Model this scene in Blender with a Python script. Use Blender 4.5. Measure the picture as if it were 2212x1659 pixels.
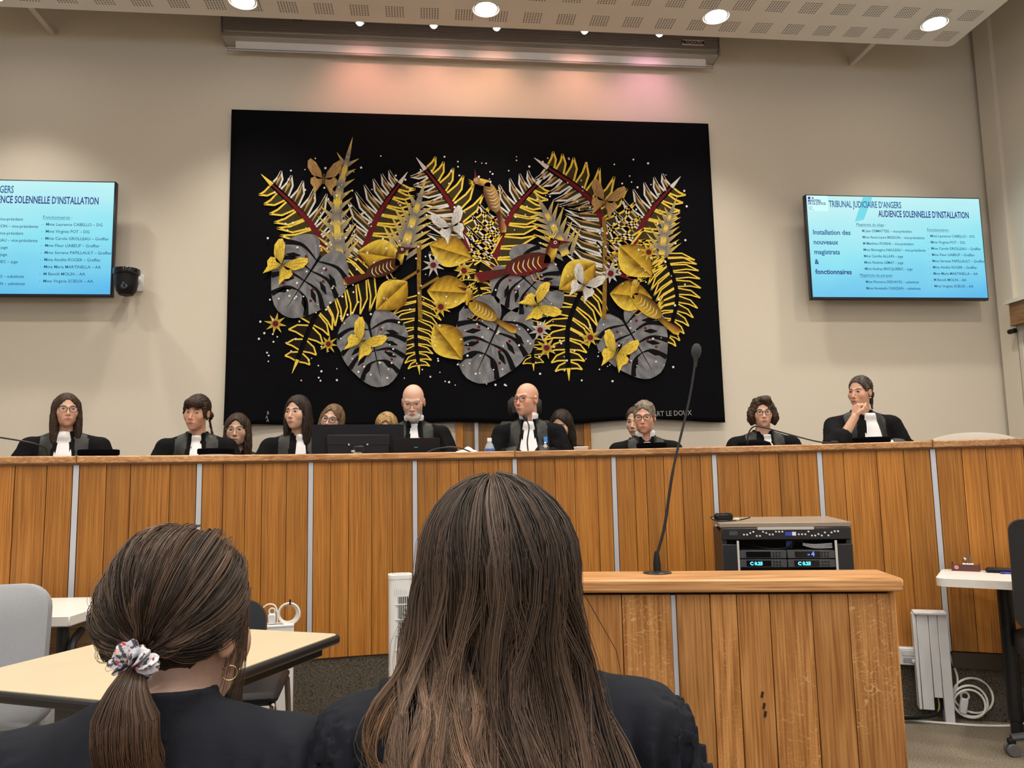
import bpy, math, random
import numpy as np
from mathutils import Vector, Matrix, Euler
from mathutils.bvhtree import BVHTree

# ------------------------------------------------------------------ scene, camera, light, exposure
for o in list(bpy.data.objects): bpy.data.objects.remove(o)
SC = bpy.context.scene
COL = SC.collection
IMW, IMH, FPX = 2212.0, 1659.0, 1707.8
EYE = 1.25
CAMM = (Matrix.Rotation(-0.1112, 3, 'Z') @ Matrix.Rotation(math.pi/2+0.1164, 3, 'X') @ Matrix.Rotation(-0.0204, 3, 'Z'))
cd = bpy.data.cameras.new('camera'); cam = bpy.data.objects.new('camera', cd); COL.objects.link(cam)
cam.matrix_world = Matrix.Translation((0, 0, EYE)) @ CAMM.to_4x4()
cd.sensor_fit = 'HORIZONTAL'; cd.sensor_width = 36.0; cd.lens = FPX/IMW*36.0
cd.clip_start = .05; cd.clip_end = 60
SC.camera = cam
SC.view_settings.view_transform = 'Standard'; SC.view_settings.look = 'None'
SC.view_settings.gamma = 1; SC.view_settings.use_curve_mapping = False
SC.view_settings.exposure = 0.0
wd = bpy.data.worlds.new('World'); SC.world = wd; wd.use_nodes = True
wd.node_tree.nodes['Background'].inputs[0].default_value = (.9, .93, 1, 1)
wd.node_tree.nodes['Background'].inputs[1].default_value = .15
LAMP_POWER = 178.0            # each ceiling downlight

def ray(px, py):
    return CAMM @ Vector(((px-IMW/2)/FPX, -(py-IMH/2)/FPX, -1.0))
def atY(px, py, Y):
    d = ray(px, py); return Vector((0, 0, EYE)) + d*(Y/d.y)
def atZ(px, py, Z):
    d = ray(px, py); return Vector((0, 0, EYE)) + d*((Z-EYE)/d.z)
def atX(px, py, X):
    d = ray(px, py); return Vector((0, 0, EYE)) + d*(X/d.x)

# ------------------------------------------------------------------ materials
MATS = {}
def nodes_of(m):
    m.use_nodes = True
    return m.node_tree, m.node_tree.nodes, m.node_tree.links
def mat(name, col=(.5, .5, .5), rough=.5, metal=0.0, noise=0.0, nscale=40.0, bump=0.0, emit=None, estr=0.0,
        alpha=1.0, trans=0.0, spec=.5, stretch=(1, 1, 1), coat=0.0, sheen=0.0, vcol=None, objvar=0.0):
    if name in MATS: return MATS[name]
    m = bpy.data.materials.new(name); nt, N, L = nodes_of(m)
    b = N['Principled BSDF']
    b.inputs['Base Color'].default_value = (*col, 1); b.inputs['Roughness'].default_value = rough
    b.inputs['Metallic'].default_value = metal; b.inputs['Specular IOR Level'].default_value = spec
    b.inputs['Alpha'].default_value = alpha; b.inputs['Transmission Weight'].default_value = trans
    b.inputs['Coat Weight'].default_value = coat; b.inputs['Sheen Weight'].default_value = sheen
    src = None
    if vcol:
        a = N.new('ShaderNodeAttribute'); a.attribute_name = vcol; src = a.outputs['Color']
    tc = N.new('ShaderNodeTexCoord'); mp = N.new('ShaderNodeMapping'); mp.inputs['Scale'].default_value = stretch
    L.new(tc.outputs['Object'], mp.inputs['Vector'])
    if noise > 0 or bump > 0:
        nz = N.new('ShaderNodeTexNoise'); nz.inputs['Scale'].default_value = nscale; nz.inputs['Detail'].default_value = 5
        L.new(mp.outputs[0], nz.inputs['Vector'])
    if noise > 0:
        mx = N.new('ShaderNodeMix'); mx.data_type = 'RGBA'; mx.blend_type = 'MULTIPLY'; mx.inputs[0].default_value = 1
        rr = N.new('ShaderNodeMapRange'); rr.inputs['From Min'].default_value = .25; rr.inputs['From Max'].default_value = .75
        rr.inputs['To Min'].default_value = 1-noise; rr.inputs['To Max'].default_value = 1+noise
        L.new(nz.outputs['Fac'], rr.inputs['Value'])
        if src: L.new(src, mx.inputs[6])
        else: mx.inputs[6].default_value = (*col, 1)
        L.new(rr.outputs[0], mx.inputs[7]); src = mx.outputs[2]
    if objvar > 0:
        oi = N.new('ShaderNodeObjectInfo'); hs = N.new('ShaderNodeHueSaturation')
        r2 = N.new('ShaderNodeMapRange'); r2.inputs['To Min'].default_value = 1-objvar; r2.inputs['To Max'].default_value = 1+objvar
        L.new(oi.outputs['Random'], r2.inputs['Value']); L.new(r2.outputs[0], hs.inputs['Value'])
        if src: L.new(src, hs.inputs['Color'])
        else: hs.inputs['Color'].default_value = (*col, 1)
        src = hs.outputs[0]
    if src: L.new(src, b.inputs['Base Color'])
    if bump > 0:
        bp = N.new('ShaderNodeBump'); bp.inputs['Strength'].default_value = bump; bp.inputs['Distance'].default_value = .004
        L.new(nz.outputs['Fac'], bp.inputs['Height']); L.new(bp.outputs[0], b.inputs['Normal'])
    if emit:
        b.inputs['Emission Color'].default_value = (*emit, 1); b.inputs['Emission Strength'].default_value = estr
    MATS[name] = m; return m

def wood(name, c0, c1, c2, rough=.45, scale=1.0, axis='Z', flecks=0.0, var=.14):
    if name in MATS: return MATS[name]
    m = bpy.data.materials.new(name); nt, N, L = nodes_of(m); b = N['Principled BSDF']
    b.inputs['Roughness'].default_value = rough; b.inputs['Specular IOR Level'].default_value = .35
    tc = N.new('ShaderNodeTexCoord'); oi = N.new('ShaderNodeObjectInfo')
    ad = N.new('ShaderNodeVectorMath'); ad.operation = 'MULTIPLY_ADD'
    cb = N.new('ShaderNodeCombineXYZ')
    for k in range(3): L.new(oi.outputs['Random'], cb.inputs[k])
    ad.inputs[1].default_value = (37, 53, 91)
    L.new(cb.outputs[0], ad.inputs[0]); L.new(tc.outputs['Object'], ad.inputs[2])
    def mp(sc):
        n = N.new('ShaderNodeMapping'); s = [sc[0], sc[0], sc[0]]; s['XYZ'.index(axis)] = sc[1]
        n.inputs['Scale'].default_value = s; L.new(ad.outputs[0], n.inputs['Vector']); return n
    # big cathedral bands
    m1 = mp((9*scale, .9*scale)); n1 = N.new('ShaderNodeTexNoise'); n1.inputs['Scale'].default_value = 1; n1.inputs['Detail'].default_value = 3
    n1.inputs['Distortion'].default_value = .6; L.new(m1.outputs[0], n1.inputs['Vector'])
    w = N.new('ShaderNodeMath'); w.operation = 'MULTIPLY'; w.inputs[1].default_value = 9; L.new(n1.outputs['Fac'], w.inputs[0])
    fr = N.new('ShaderNodeMath'); fr.operation = 'PINGPONG'; fr.inputs[1].default_value = 1; L.new(w.outputs[0], fr.inputs[0])
    # pores
    m2 = mp((150*scale, 3.2*scale)); n2 = N.new('ShaderNodeTexNoise'); n2.inputs['Scale'].default_value = 1; n2.inputs['Detail'].default_value = 4
    L.new(m2.outputs[0], n2.inputs['Vector'])
    m3 = mp((1.3*scale, .8*scale)); n3 = N.new('ShaderNodeTexNoise'); n3.inputs['Scale'].default_value = 1; n3.inputs['Detail'].default_value = 2
    L.new(m3.outputs[0], n3.inputs['Vector'])
    mm = N.new('ShaderNodeMath'); mm.operation = 'MULTIPLY_ADD'; mm.inputs[1].default_value = .38; L.new(fr.outputs[0], mm.inputs[0])
    s2 = N.new('ShaderNodeMapRange'); s2.inputs['From Min'].default_value = .35; s2.inputs['From Max'].default_value = .65; s2.inputs['To Max'].default_value = .62
    L.new(n2.outputs['Fac'], s2.inputs['Value']); L.new(s2.outputs[0], mm.inputs[2])
    rp = N.new('ShaderNodeValToRGB'); e = rp.color_ramp.elements
    e[0].position = .12; e[0].color = (*c0, 1); e[1].position = .9; e[1].color = (*c2, 1)
    x = e.new(.5); x.color = (*c1, 1)
    L.new(mm.outputs[0], rp.inputs['Fac'])
    hs = N.new('ShaderNodeHueSaturation')
    r2 = N.new('ShaderNodeMapRange'); r2.inputs['To Min'].default_value = 1-var; r2.inputs['To Max'].default_value = 1+var
    L.new(oi.outputs['Random'], r2.inputs['Value'])
    r3 = N.new('ShaderNodeMapRange'); r3.inputs['From Min'].default_value = .3; r3.inputs['From Max'].default_value = .7
    r3.inputs['To Min'].default_value = .86; r3.inputs['To Max'].default_value = 1.14; L.new(n3.outputs['Fac'], r3.inputs['Value'])
    ml = N.new('ShaderNodeMath'); ml.operation = 'MULTIPLY'; L.new(r2.outputs[0], ml.inputs[0]); L.new(r3.outputs[0], ml.inputs[1])
    L.new(ml.outputs[0], hs.inputs['Value']); L.new(rp.outputs[0], hs.inputs['Color'])
    out = hs.outputs[0]
    if flecks > 0:      # light medullary rays of quarter-sawn oak
        m4 = mp((16, 26)); n4 = N.new('ShaderNodeTexNoise'); n4.inputs['Scale'].default_value = 1; n4.inputs['Detail'].default_value = 1
        n4.inputs['Distortion'].default_value = 1.6
        L.new(m4.outputs[0], n4.inputs['Vector'])
        q = N.new('ShaderNodeMath'); q.operation = 'MULTIPLY'; q.inputs[1].default_value = 6; L.new(n4.outputs['Fac'], q.inputs[0])
        pp = N.new('ShaderNodeMath'); pp.operation = 'PINGPONG'; pp.inputs[1].default_value = 1; L.new(q.outputs[0], pp.inputs[0])
        r5 = N.new('ShaderNodeMapRange'); r5.inputs['From Min'].default_value = .9; r5.inputs['From Max'].default_value = .99; r5.inputs['To Max'].default_value = flecks
        L.new(pp.outputs[0], r5.inputs['Value'])
        r6 = N.new('ShaderNodeMapRange'); r6.inputs['From Min'].default_value = .5; r6.inputs['From Max'].default_value = .58
        L.new(n3.outputs['Fac'], r6.inputs['Value'])
        mu = N.new('ShaderNodeMath'); mu.operation = 'MULTIPLY'; L.new(r5.outputs[0], mu.inputs[0]); L.new(r6.outputs[0], mu.inputs[1])
        mx = N.new('ShaderNodeMix'); mx.data_type = 'RGBA'; mx.inputs[7].default_value = (.62, .42, .2, 1)
        L.new(mu.outputs[0], mx.inputs[0]); L.new(out, mx.inputs[6]); out = mx.outputs[2]
    L.new(out, b.inputs['Base Color'])
    bp = N.new('ShaderNodeBump'); bp.inputs['Strength'].default_value = .12; bp.inputs['Distance'].default_value = .002
    L.new(n2.outputs['Fac'], bp.inputs['Height']); L.new(bp.outputs[0], b.inputs['Normal'])
    MATS[name] = m; return m

OAK = wood('oak_planks', (.22, .074, .010), (.385, .15, .022), (.51, .228, .046))
OAKQ = wood('oak_quarter_sawn', (.26, .10, .024), (.39, .175, .05), (.51, .25, .085), flecks=.75)
OAKT = wood('oak_rail', (.30, .135, .045), (.46, .23, .09), (.6, .34, .16), axis='X', rough=.35)
METAL_STRIP = mat('brushed_aluminium_strip', (.56, .57, .62), .45, .35)
BLACKP = mat('black_plastic', (.008, .008, .010), .5, spec=.25)
BLACKM = mat('black_powder_metal', (.015, .015, .017), .38, .2)
DARKG = mat('dark_grey_plastic', (.05, .052, .058), .5)
WHITEP = mat('white_plastic', (.72, .72, .74), .4)
WHITEL = mat('white_laminate', (.74, .71, .68), .35, noise=.03)
CHROME = mat('chrome', (.7, .7, .72), .15, 1.0)
CREAM = mat('cream_laminate', (.56, .48, .335), .38, noise=.03, nscale=9)

# ------------------------------------------------------------------ mesh builder
def tag(o, label=None, cat=None, group=None, kind=None):
    if label: o['label'] = label
    if cat: o['category'] = cat
    if group: o['group'] = group
    if kind: o['kind'] = kind
    return o
def empty(name, loc=(0, 0, 0), rz=0.0, label=None, cat=None, group=None):
    o = bpy.data.objects.new(name, None); COL.objects.link(o); o.location = loc; o.rotation_euler = (0, 0, rz)
    o.empty_display_size = .05
    return tag(o, label, cat, group)
def smooth_mesh(me, angle=40):
    n = len(me.polygons)
    me.polygons.foreach_set('use_smooth', np.ones(n, dtype=bool))
    try: me.set_sharp_from_angle(angle=math.radians(angle))
    except Exception: pass
def link_mesh(name, me, mats, parent=None, loc=(0, 0, 0), rot=(0, 0, 0)):
    o = bpy.data.objects.new(name, me); COL.objects.link(o)
    for m in (mats if isinstance(mats, (list, tuple)) else [mats]): me.materials.append(m)
    o.location = loc; o.rotation_euler = rot
    if parent is not None: o.parent = parent
    return o
class MB:
    def __init__(s): s.v = []; s.f = []; s.mi = []; s.m = 0; s.T = Matrix.Identity(4)
    def add(s, vs, fs):
        n = len(s.v)
        s.v += [tuple(s.T @ Vector(v)) for v in vs]
        for f in fs: s.f.append(tuple(i+n for i in f)); s.mi.append(s.m)
        return s
    def box(s, c, d, rz=0, rx=0, ry=0, bev=0.0):
        x, y, z = d[0]/2, d[1]/2, d[2]/2
        R = Euler((rx, ry, rz)).to_matrix()
        if bev <= 0:
            vs = [(-x, -y, -z), (x, -y, -z), (x, y, -z), (-x, y, -z), (-x, -y, z), (x, -y, z), (x, y, z), (-x, y, z)]
            fs = [(3, 2, 1, 0), (4, 5, 6, 7), (0, 1, 5, 4), (1, 2, 6, 5), (2, 3, 7, 6), (3, 0, 4, 7)]
        else:
            b = min(bev, x*.95, y*.95, z*.95)
            vs = []; fs = []
            def V(sx, sy, sz):   # 3 verts per corner
                i = len(vs)
                vs.extend([(sx*x, sy*(y-b), sz*(z-b)), (sx*(x-b), sy*y, sz*(z-b)), (sx*(x-b), sy*(y-b), sz*z)]); return i
            I = {(a, bb, c_): V(a, bb, c_) for a in (-1, 1) for bb in (-1, 1) for c_ in (-1, 1)}
            for a in (-1, 1):
                q = [I[(a, -1, -1)], I[(a, 1, -1)], I[(a, 1, 1)], I[(a, -1, 1)]]; fs.append(q if a > 0 else q[::-1])
                q = [I[(-1, a, -1)]+1, I[(-1, a, 1)]+1, I[(1, a, 1)]+1, I[(1, a, -1)]+1]; fs.append(q if a > 0 else q[::-1])
                q = [I[(-1, -1, a)]+2, I[(1, -1, a)]+2, I[(1, 1, a)]+2, I[(-1, 1, a)]+2]; fs.append(q if a > 0 else q[::-1])
            for k in ((0, 1), (0, 2), (1, 2)):
                third = 3-k[0]-k[1]
                for a in (-1, 1):
                    for bb in (-1, 1):
                        c1 = [0, 0, 0]; c1[k[0]] = a; c1[k[1]] = bb; c1[third] = -1; c2 = list(c1); c2[third] = 1
                        i, j = I[tuple(c1)], I[tuple(c2)]
                        q = [i+k[0], j+k[0], j+k[1], i+k[1]]
                        par = a*bb*(1 if third != 1 else -1)
                        fs.append(q if par < 0 else q[::-1])
            for a in (-1, 1):
                for bb in (-1, 1):
                    for c_ in (-1, 1):
                        i = I[(a, bb, c_)]; q = [i, i+1, i+2]; fs.append(q if a*bb*c_ > 0 else q[::-1])
        vs = [tuple(R @ Vector(v) + Vector(c)) for v in vs]
        return s.add(vs, fs)
    def tube(s, pts, r, n=8, caps=True):
        pts = [Vector(p) for p in pts]; m = len(pts)
        rs = r if isinstance(r, (list, tuple)) else [r]*m
        vs = []; fs = []
        t0 = (pts[1]-pts[0]).normalized(); up = Vector((0, 0, 1)) if abs(t0.z) < .9 else Vector((1, 0, 0))
        u = t0.cross(up).normalized()
        for i, p in enumerate(pts):
            t = (pts[min(i+1, m-1)]-pts[max(i-1, 0)])
            t = t.normalized() if t.length > 1e-9 else t0
            u = (u - t*u.dot(t)); u = u.normalized() if u.length > 1e-6 else t.orthogonal().normalized(); w = t.cross(u)
            for k in range(n):
                a = 2*math.pi*k/n; vs.append(tuple(p+(u*math.cos(a)+w*math.sin(a))*rs[i]))
        for i in range(m-1):
            for k in range(n):
                k2 = (k+1) % n; fs.append((i*n+k, i*n+k2, (i+1)*n+k2, (i+1)*n+k))
        if caps: fs.append(tuple(range(n))[::-1]); fs.append(tuple((m-1)*n+k for k in range(n)))
        return s.add(vs, fs)
    def lathe(s, prof, n=24, c=(0, 0, 0), axis=None):
        vs = []; fs = []; m = len(prof)
        A = Matrix.Identity(3) if axis is None else Vector((0, 0, 1)).rotation_difference(Vector(axis)).to_matrix()
        for (r, z) in prof:
            for k in range(n):
                a = 2*math.pi*k/n; vs.append(tuple(A @ Vector((r*math.cos(a), r*math.sin(a), z)) + Vector(c)))
        for i in range(m-1):
            for k in range(n):
                k2 = (k+1) % n; fs.append((i*n+k, i*n+k2, (i+1)*n+k2, (i+1)*n+k))
        if prof[0][0] > 1e-5: fs.append(tuple(range(n))[::-1])
        if prof[-1][0] > 1e-5: fs.append(tuple((m-1)*n+k for k in range(n)))
        return s.add(vs, fs)
    def ball(s, c, r, n=14, m=9):
        rx, ry, rz = r if isinstance(r, (list, tuple)) else (r, r, r)
        vs = [(c[0], c[1], c[2]-rz)]; fs = []
        for i in range(1, m):
            a = -math.pi/2+math.pi*i/m
            for k in range(n):
                b = 2*math.pi*k/n; vs.append((c[0]+rx*math.cos(a)*math.cos(b), c[1]+ry*math.cos(a)*math.sin(b), c[2]+rz*math.sin(a)))
        vs.append((c[0], c[1], c[2]+rz)); T = len(vs)-1
        for k in range(n):
            k2 = (k+1) % n; fs.append((0, 1+k2, 1+k)); fs.append((T, 1+(m-2)*n+k, 1+(m-2)*n+k2))
        for i in range(m-2):
            for k in range(n):
                k2 = (k+1) % n; fs.append((1+i*n+k, 1+i*n+k2, 1+(i+1)*n+k2, 1+(i+1)*n+k))
        return s.add(vs, fs)
    def prism(s, poly, z0, z1):
        n = len(poly); vs = [(p[0], p[1], z0) for p in poly]+[(p[0], p[1], z1) for p in poly]
        fs = [tuple(range(n))[::-1], tuple(range(n, 2*n))]+[(i, (i+1) % n, n+(i+1) % n, n+i) for i in range(n)]
        return s.add(vs, fs)
    def mesh(s, name, smooth=True, angle=40):
        me = bpy.data.meshes.new(name); me.from_pydata(s.v, [], s.f); me.update()
        if any(s.mi): me.polygons.foreach_set('material_index', s.mi)
        if smooth: smooth_mesh(me, angle)
        return me
    def build(s, name, mats, parent=None, loc=(0, 0, 0), rot=(0, 0, 0), smooth=True, angle=40):
        return link_mesh(name, s.mesh(name, smooth, angle), mats, parent, loc, rot)
def struct(name, mb, mats, label=None, **k):
    o = mb.build(name, mats, **k); tag(o, label, None, None, 'structure'); return o
def copy_tree(o, parent=None):
    c = o.copy(); COL.objects.link(c); c.parent = parent
    for ch in list(o.children): copy_tree(ch, c)
    return c
def rrect(w, h, r, n=5, cx=0, cy=0):
    P = []
    for (sx, sy, a0) in ((1, 1, 0), (-1, 1, 90), (-1, -1, 180), (1, -1, 270)):
        for k in range(n+1):
            a = math.radians(a0+90*k/n); P.append((cx+sx*(w/2-r)+r*math.cos(a), cy+sy*(h/2-r)+r*math.sin(a)))
    return P
def bez(p0, p1, p2, p3, n=16):
    out = []
    for i in range(n+1):
        t = i/n; out.append(Vector(p0)*(1-t)**3+Vector(p1)*3*t*(1-t)**2+Vector(p2)*3*t*t*(1-t)+Vector(p3)*t**3)
    return out
def catmull(P, n=8):
    P = [Vector(p) for p in P]; out = []
    for i in range(len(P)-1):
        a = P[max(i-1, 0)]; b = P[i]; c = P[i+1]; d = P[min(i+2, len(P)-1)]
        for k in range(n):
            t = k/n; out.append(.5*((2*b)+(c-a)*t+(2*a-5*b+4*c-d)*t*t+(3*b-a-3*c+d)*t**3))
    out.append(P[-1]); return out
def text_mesh(body, size, name='lettering', sx=1.0, align='LEFT', bold=0.0, extrude=.0006, shear=0.0):
    cu = bpy.data.curves.new('tmp', 'FONT'); cu.body = body; cu.size = size; cu.align_x = align; cu.align_y = 'BOTTOM_BASELINE'
    cu.extrude = extrude; cu.offset = bold; cu.resolution_u = 2; cu.shear = shear
    o = bpy.data.objects.new('tmp', cu); COL.objects.link(o)
    me = bpy.data.meshes.new_from_object(o.evaluated_get(bpy.context.evaluated_depsgraph_get()))
    bpy.data.objects.remove(o); bpy.data.curves.remove(cu)
    if sx != 1: me.transform(Matrix.Diagonal((sx, 1, 1, 1)))
    me.name = name; me.materials.clear(); return me
# ------------------------------------------------------------------ the room
WALLY, RX, LX, BY, CZ = 6.6, 5.23, -5.4, -4.0, 5.7
WALLM = mat('wall_woven_covering', (.70, .635, .535), .9, noise=.05, nscale=90, bump=.12, stretch=(1, 1, 3))
CEILM = mat('ceiling_paint', (.62, .58, .52), .85, noise=.02)
CARPET = mat('carpet_brown_grey', (.19, .16, .118), 1.0, noise=.7, nscale=150, bump=.5)
CARPETD = mat('carpet_plinth', (.085, .072, .055), 1.0, noise=.95, nscale=150, bump=.5)
PANELM = mat('panel_plaster', (.80, .75, .69), .8)
struct('floor', MB().box((0, 1.3, -.05), (11.2, 10.8, .1)), CARPET, 'brown grey speckled carpet floor')
struct('ceiling', MB().box((0, 1.3, CZ+.05), (11.2, 10.8, .1)), CEILM, 'plain ceiling above the hanging panel')
struct('wall_back', MB().box((0, WALLY+.05, CZ/2), (11.2, .1, CZ)), WALLM, 'beige fabric covered back wall')
struct('wall_right', MB().box((RX+.05, 1.3, CZ/2), (.1, 10.5, CZ)), WALLM, 'beige side wall at right')
struct('wall_left', MB().box((LX-.05, 1.3, CZ/2), (.1, 10.5, CZ)), WALLM, 'beige side wall at left')
struct('wall_rear', MB().box((0, BY-.05, CZ/2), (11.2, .1, CZ)), WALLM, 'beige wall behind the public')

# corner pilaster and window on the right wall
PIL = mat('pilaster_paint', (.68, .63, .54), .7)
struct('trim_1', MB().box((RX-.02, 6.44, CZ/2), (.04, .2, CZ)), PIL, 'pale pilaster in the corner by the window')
wt = empty('window_1', (RX, 5.4, 2.1)); tag(wt, 'side window with lowered grey roller blind under a wooden valance', None, None, 'structure')
BLIND = mat('roller_blind', (.50, .49, .46), .8, noise=.04, nscale=120)
MB().box((-.035, 0, -.18), (.012, 1.75, 1.15)).build('blind', BLIND, wt)
b = MB()
for (c, d) in (((-.02, -.9, -.15), (.05, .05, 1.4)), ((-.02, .9, -.15), (.05, .05, 1.4)), ((-.02, 0, -.84), (.05, 1.85, .05)), ((-.02, 0, .6), (.05, 1.85, .04))): b.box(c, d, bev=.004)
b.build('frame', mat('window_frame', (.62, .58, .5), .5), wt)
MB().box((-.06, 0, .47), (.1, 1.84, .2), bev=.006).build('valance', wood('valance_wood', (.16, .08, .035), (.22, .12, .055), (.28, .16, .08), axis='Y'), wt)
MB().tube([(-.085, .9, .33), (-.085, .97, .33)], .022, 12).build('blind_chain_wheel', BLACKP, wt)
MB().box((-.06, 0, .585), (.13, 1.9, .03)).build('cap', PIL, wt)

# unseen window added behind the public; its panes and area light are fill
w2 = empty('window_added_fill', (0, BY, 3.3)); tag(w2, 'unseen strip window added in the rear wall to give fill light', None, None, 'structure')
PANE = mat('fill_glow_pane', (.8, .85, .9), .1, emit=(.75, .86, 1), estr=.7)
for k in range(5): MB().box((-4+2*k, .02, 0), (1.86, .02, 1.5)).build('pane', PANE, w2)
for k in range(6): MB().box((-5+2*k, .03, 0), (.08, .06, 1.6)).build('added_mullion', PIL, w2)
for s in (-1, 1): MB().box((0, .03, s*.79), (10.1, .06, .08)).build('window_frame', PIL, w2)
ld = bpy.data.lights.new('fill_light', 'AREA'); ld.shape = 'RECTANGLE'; ld.size = 9.8; ld.size_y = 1.5; ld.energy = 85; ld.color = (.78, .86, 1)  # cool fill for walls and faces, set at the added window
lo = bpy.data.objects.new('fill_light', ld); COL.objects.link(lo); lo.location = (0, .08, 0); lo.rotation_euler = (math.radians(90), 0, 0); lo.parent = w2
# hanging perforated panel
PZ, PY, PXR, PXL = 4.88, 6.025, 4.575, -3.57
pan = empty('ceiling_panel', (.5, 3.0, PZ)); tag(pan, 'hanging white ceiling panel with square groups of perforations', 'ceiling panel')
pw, pl = PXR-PXL, PY-(-2.6)
MB().prism(rrect(pw, pl, .05, 4, 0, (PY-2.6)/2-3.0), 0, .11).build('board', PANELM, pan)
HOLE = mat('perforation_shadow', (.10, .085, .07), .95)
hm = MB()
for i in range(7):
    for j in range(7):
        hm.lathe([(.0065, 0), (.0, -.0004)], 7, ((i-3)*.0215, (j-3)*.0215, 0))
hmesh = hm.mesh('perforation_group', False); hmesh.materials.append(HOLE)
for iy in range(5):
    for ix in range(30):
        x = PXR-.16-ix*.272; y = PY-.16-iy*.30
        if x < PXL+.1: continue
        o = bpy.data.objects.new('perforation_group', hmesh); COL.objects.link(o); o.parent = pan
        o.location = (x-.5, y-3.0, -.0004); o['kind'] = 'stuff'
# support rods from the wall to the panel
ROD = mat('rod_paint', (.60, .55, .47), .6)
for (px, py, lab) in ((115, 80, 'slim beige support rod left of the projection screen housing'), (1837, 138, 'slim beige support rod right of the projection screen housing')):
    p = atY(px, py, WALLY)
    o = MB().box((0, -.34, 0), (.05, .68, .05), bev=.004).build('support_rod', ROD, None, (p.x, WALLY, PZ+.137)); tag(o, lab, 'support rod', 'panel support rods')

# recessed downlights
BULB = mat('downlight_diffuser', (.9, .9, .9), .4, emit=(1, .96, .88), estr=22)
REFL = mat('downlight_reflector', (.85, .85, .85), .12, 1.0)
RIMM = mat('downlight_rim', (.8, .78, .72), .4)
def downlight(x, y, label, power, size=150):
    e = empty('downlight', (x, y, PZ), 0, label, 'downlight', 'recessed downlights in the hanging panel')
    MB().lathe([(.112, 0), (.116, -.006), (.104, -.008), (.098, -.001)], 32).build('rim', RIMM, e)
    MB().lathe([(.098, -.001), (.06, -.0015)], 32).build('reflector', REFL, e)
    b = MB(); b.lathe([(.088, -.002), (.06, -.006), (.0, -.0075)], 24); b.build('lamp', BULB, e)
    ld = bpy.data.lights.new('downlight_beam', 'SPOT'); ld.energy = power; ld.color = (1, .925, .81); ld.spot_size = math.radians(size); ld.spot_blend = .9
    ld.shadow_soft_size = .09
    lo = bpy.data.objects.new('downlight_beam', ld); COL.objects.link(lo); lo.location = (0, 0, -.02); lo.parent = e
names4 = ['leftmost downlight in the hanging panel, cut by the picture top', 'downlight in the hanging panel above the projection screen middle',
          'downlight in the hanging panel right of the screen label', 'rightmost downlight near the corner of the hanging panel']
k = 0
for iy, y in enumerate((5.77, 3.9, 2.0, .1, -1.8)):
    for ix, x in enumerate((-3.19, -1.35, .5, 2.345, 4.19)):
        lab = names4[ix-1] if (iy == 0 and ix > 0) else 'round downlight in the %s row from the back wall, %s' % (('nearest', 'second', 'third', 'fourth', 'fifth')[iy], ('at the far left', 'left of the middle', 'in the middle', 'right of the middle', 'at the far right')[ix])
        downlight(x, y - (.04*(ix-2) if iy == 0 else 0), lab, LAMP_POWER*(.95 if iy else 1.1), 150 if iy else 98)

# small spots above the panel edge that graze the projection screen housing
SPOTM = mat('spot_bulb', (1, 1, 1), .3, emit=(1, .93, .85), estr=30)
for i, (px, py) in enumerate(((642, 46), (777, 52), (937, 58), (1073, 63), (1263, 70), (1425, 76))):
    p = atY(px, py, PY+.10)
    e = empty('small_spotlight', p, 0, ('unlit dark' if i == 0 else 'lit')+' small spotlight behind the panel edge, number %s from the left' % ('one', 'two', 'three', 'four', 'five', 'six')[i], 'spotlight', 'small spots at the panel edge')
    MB().lathe([(.02, .14), (.034, .1), (.036, .01), (.03, .008)], 16).build('housing', BLACKP if i == 0 else mat('spot_can', (.6, .58, .55), .4, .3), e)
    MB().lathe([(.028, .012), (.02, -.004), (0, -.01)], 16).build('bulb', DARKG if i == 0 else SPOTM, e)
    MB().tube([(0, 0, .13), (0, -.12, .13)], .008, 8).build('arm', BLACKP, e)
    if i:
        ld = bpy.data.lights.new('spot_beam', 'SPOT'); ld.energy = 10; ld.spot_size = math.radians(105); ld.spot_blend = 1.0; ld.shadow_soft_size = .03
        ld.color = ((1, .38, .30), (1, .44, .32), (1, .46, .28), (1, .44, .33), (.95, .38, .55))[i-1]
        lo = bpy.data.objects.new('spot_beam', ld); COL.objects.link(lo); lo.parent = e; lo.location = (0, 0, -.03)
        lo.rotation_euler = (math.radians(52), 0, 0)

# motorised projection screen on the wall
scr = empty('projection_screen', (.49, 6.47, 4.88), 0, 'grey projection screen housing with the white cloth rolled up above the tapestry', 'projection screen')
HOUS = mat('housing_aluminium', (.36, .33, .32), .35, .5); CLOTH = mat('screen_cloth', (.82, .78, .76), .7)
b = MB(); b.box((0, .03, .18), (4.28, .18, .16), bev=.008)
for k in range(6): b.box((0, -.062, .12+.022*k), (4.28, .006, .008))
b.build('housing', HOUS, scr)
MB().box((0, .03, .085), (4.3, .15, .04), bev=.006).build('lower_profile', mat('lower_profile', (.45, .42, .4), .4, .4), scr)
for s in (-1, 1): MB().box((s*2.15, .03, .16), (.012, .18, .2), bev=.003).build('end_cap', HOUS, scr)
MB().box((0, .03, .03), (4.1, .012, .075)).build('screen_cloth', CLOTH, scr)
MB().tube([(-2.12, .03, -.012), (2.12, .03, -.012)], .012, 8).build('weight_bar', HOUS, scr)
pl_ = MB().prism(rrect(.215, .05, .024, 6), 0, .004).build('nameplate', mat('nameplate', (.85, .72, .72), .5), scr, (1.905, -.066, .165), (math.pi/2, 0, 0))
me = text_mesh('PROCOLOR', .040, bold=.0016, align='CENTER', extrude=.001); o = link_mesh('lettering', me, BLACKP, pl_, (0, -.014, .005))
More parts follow.
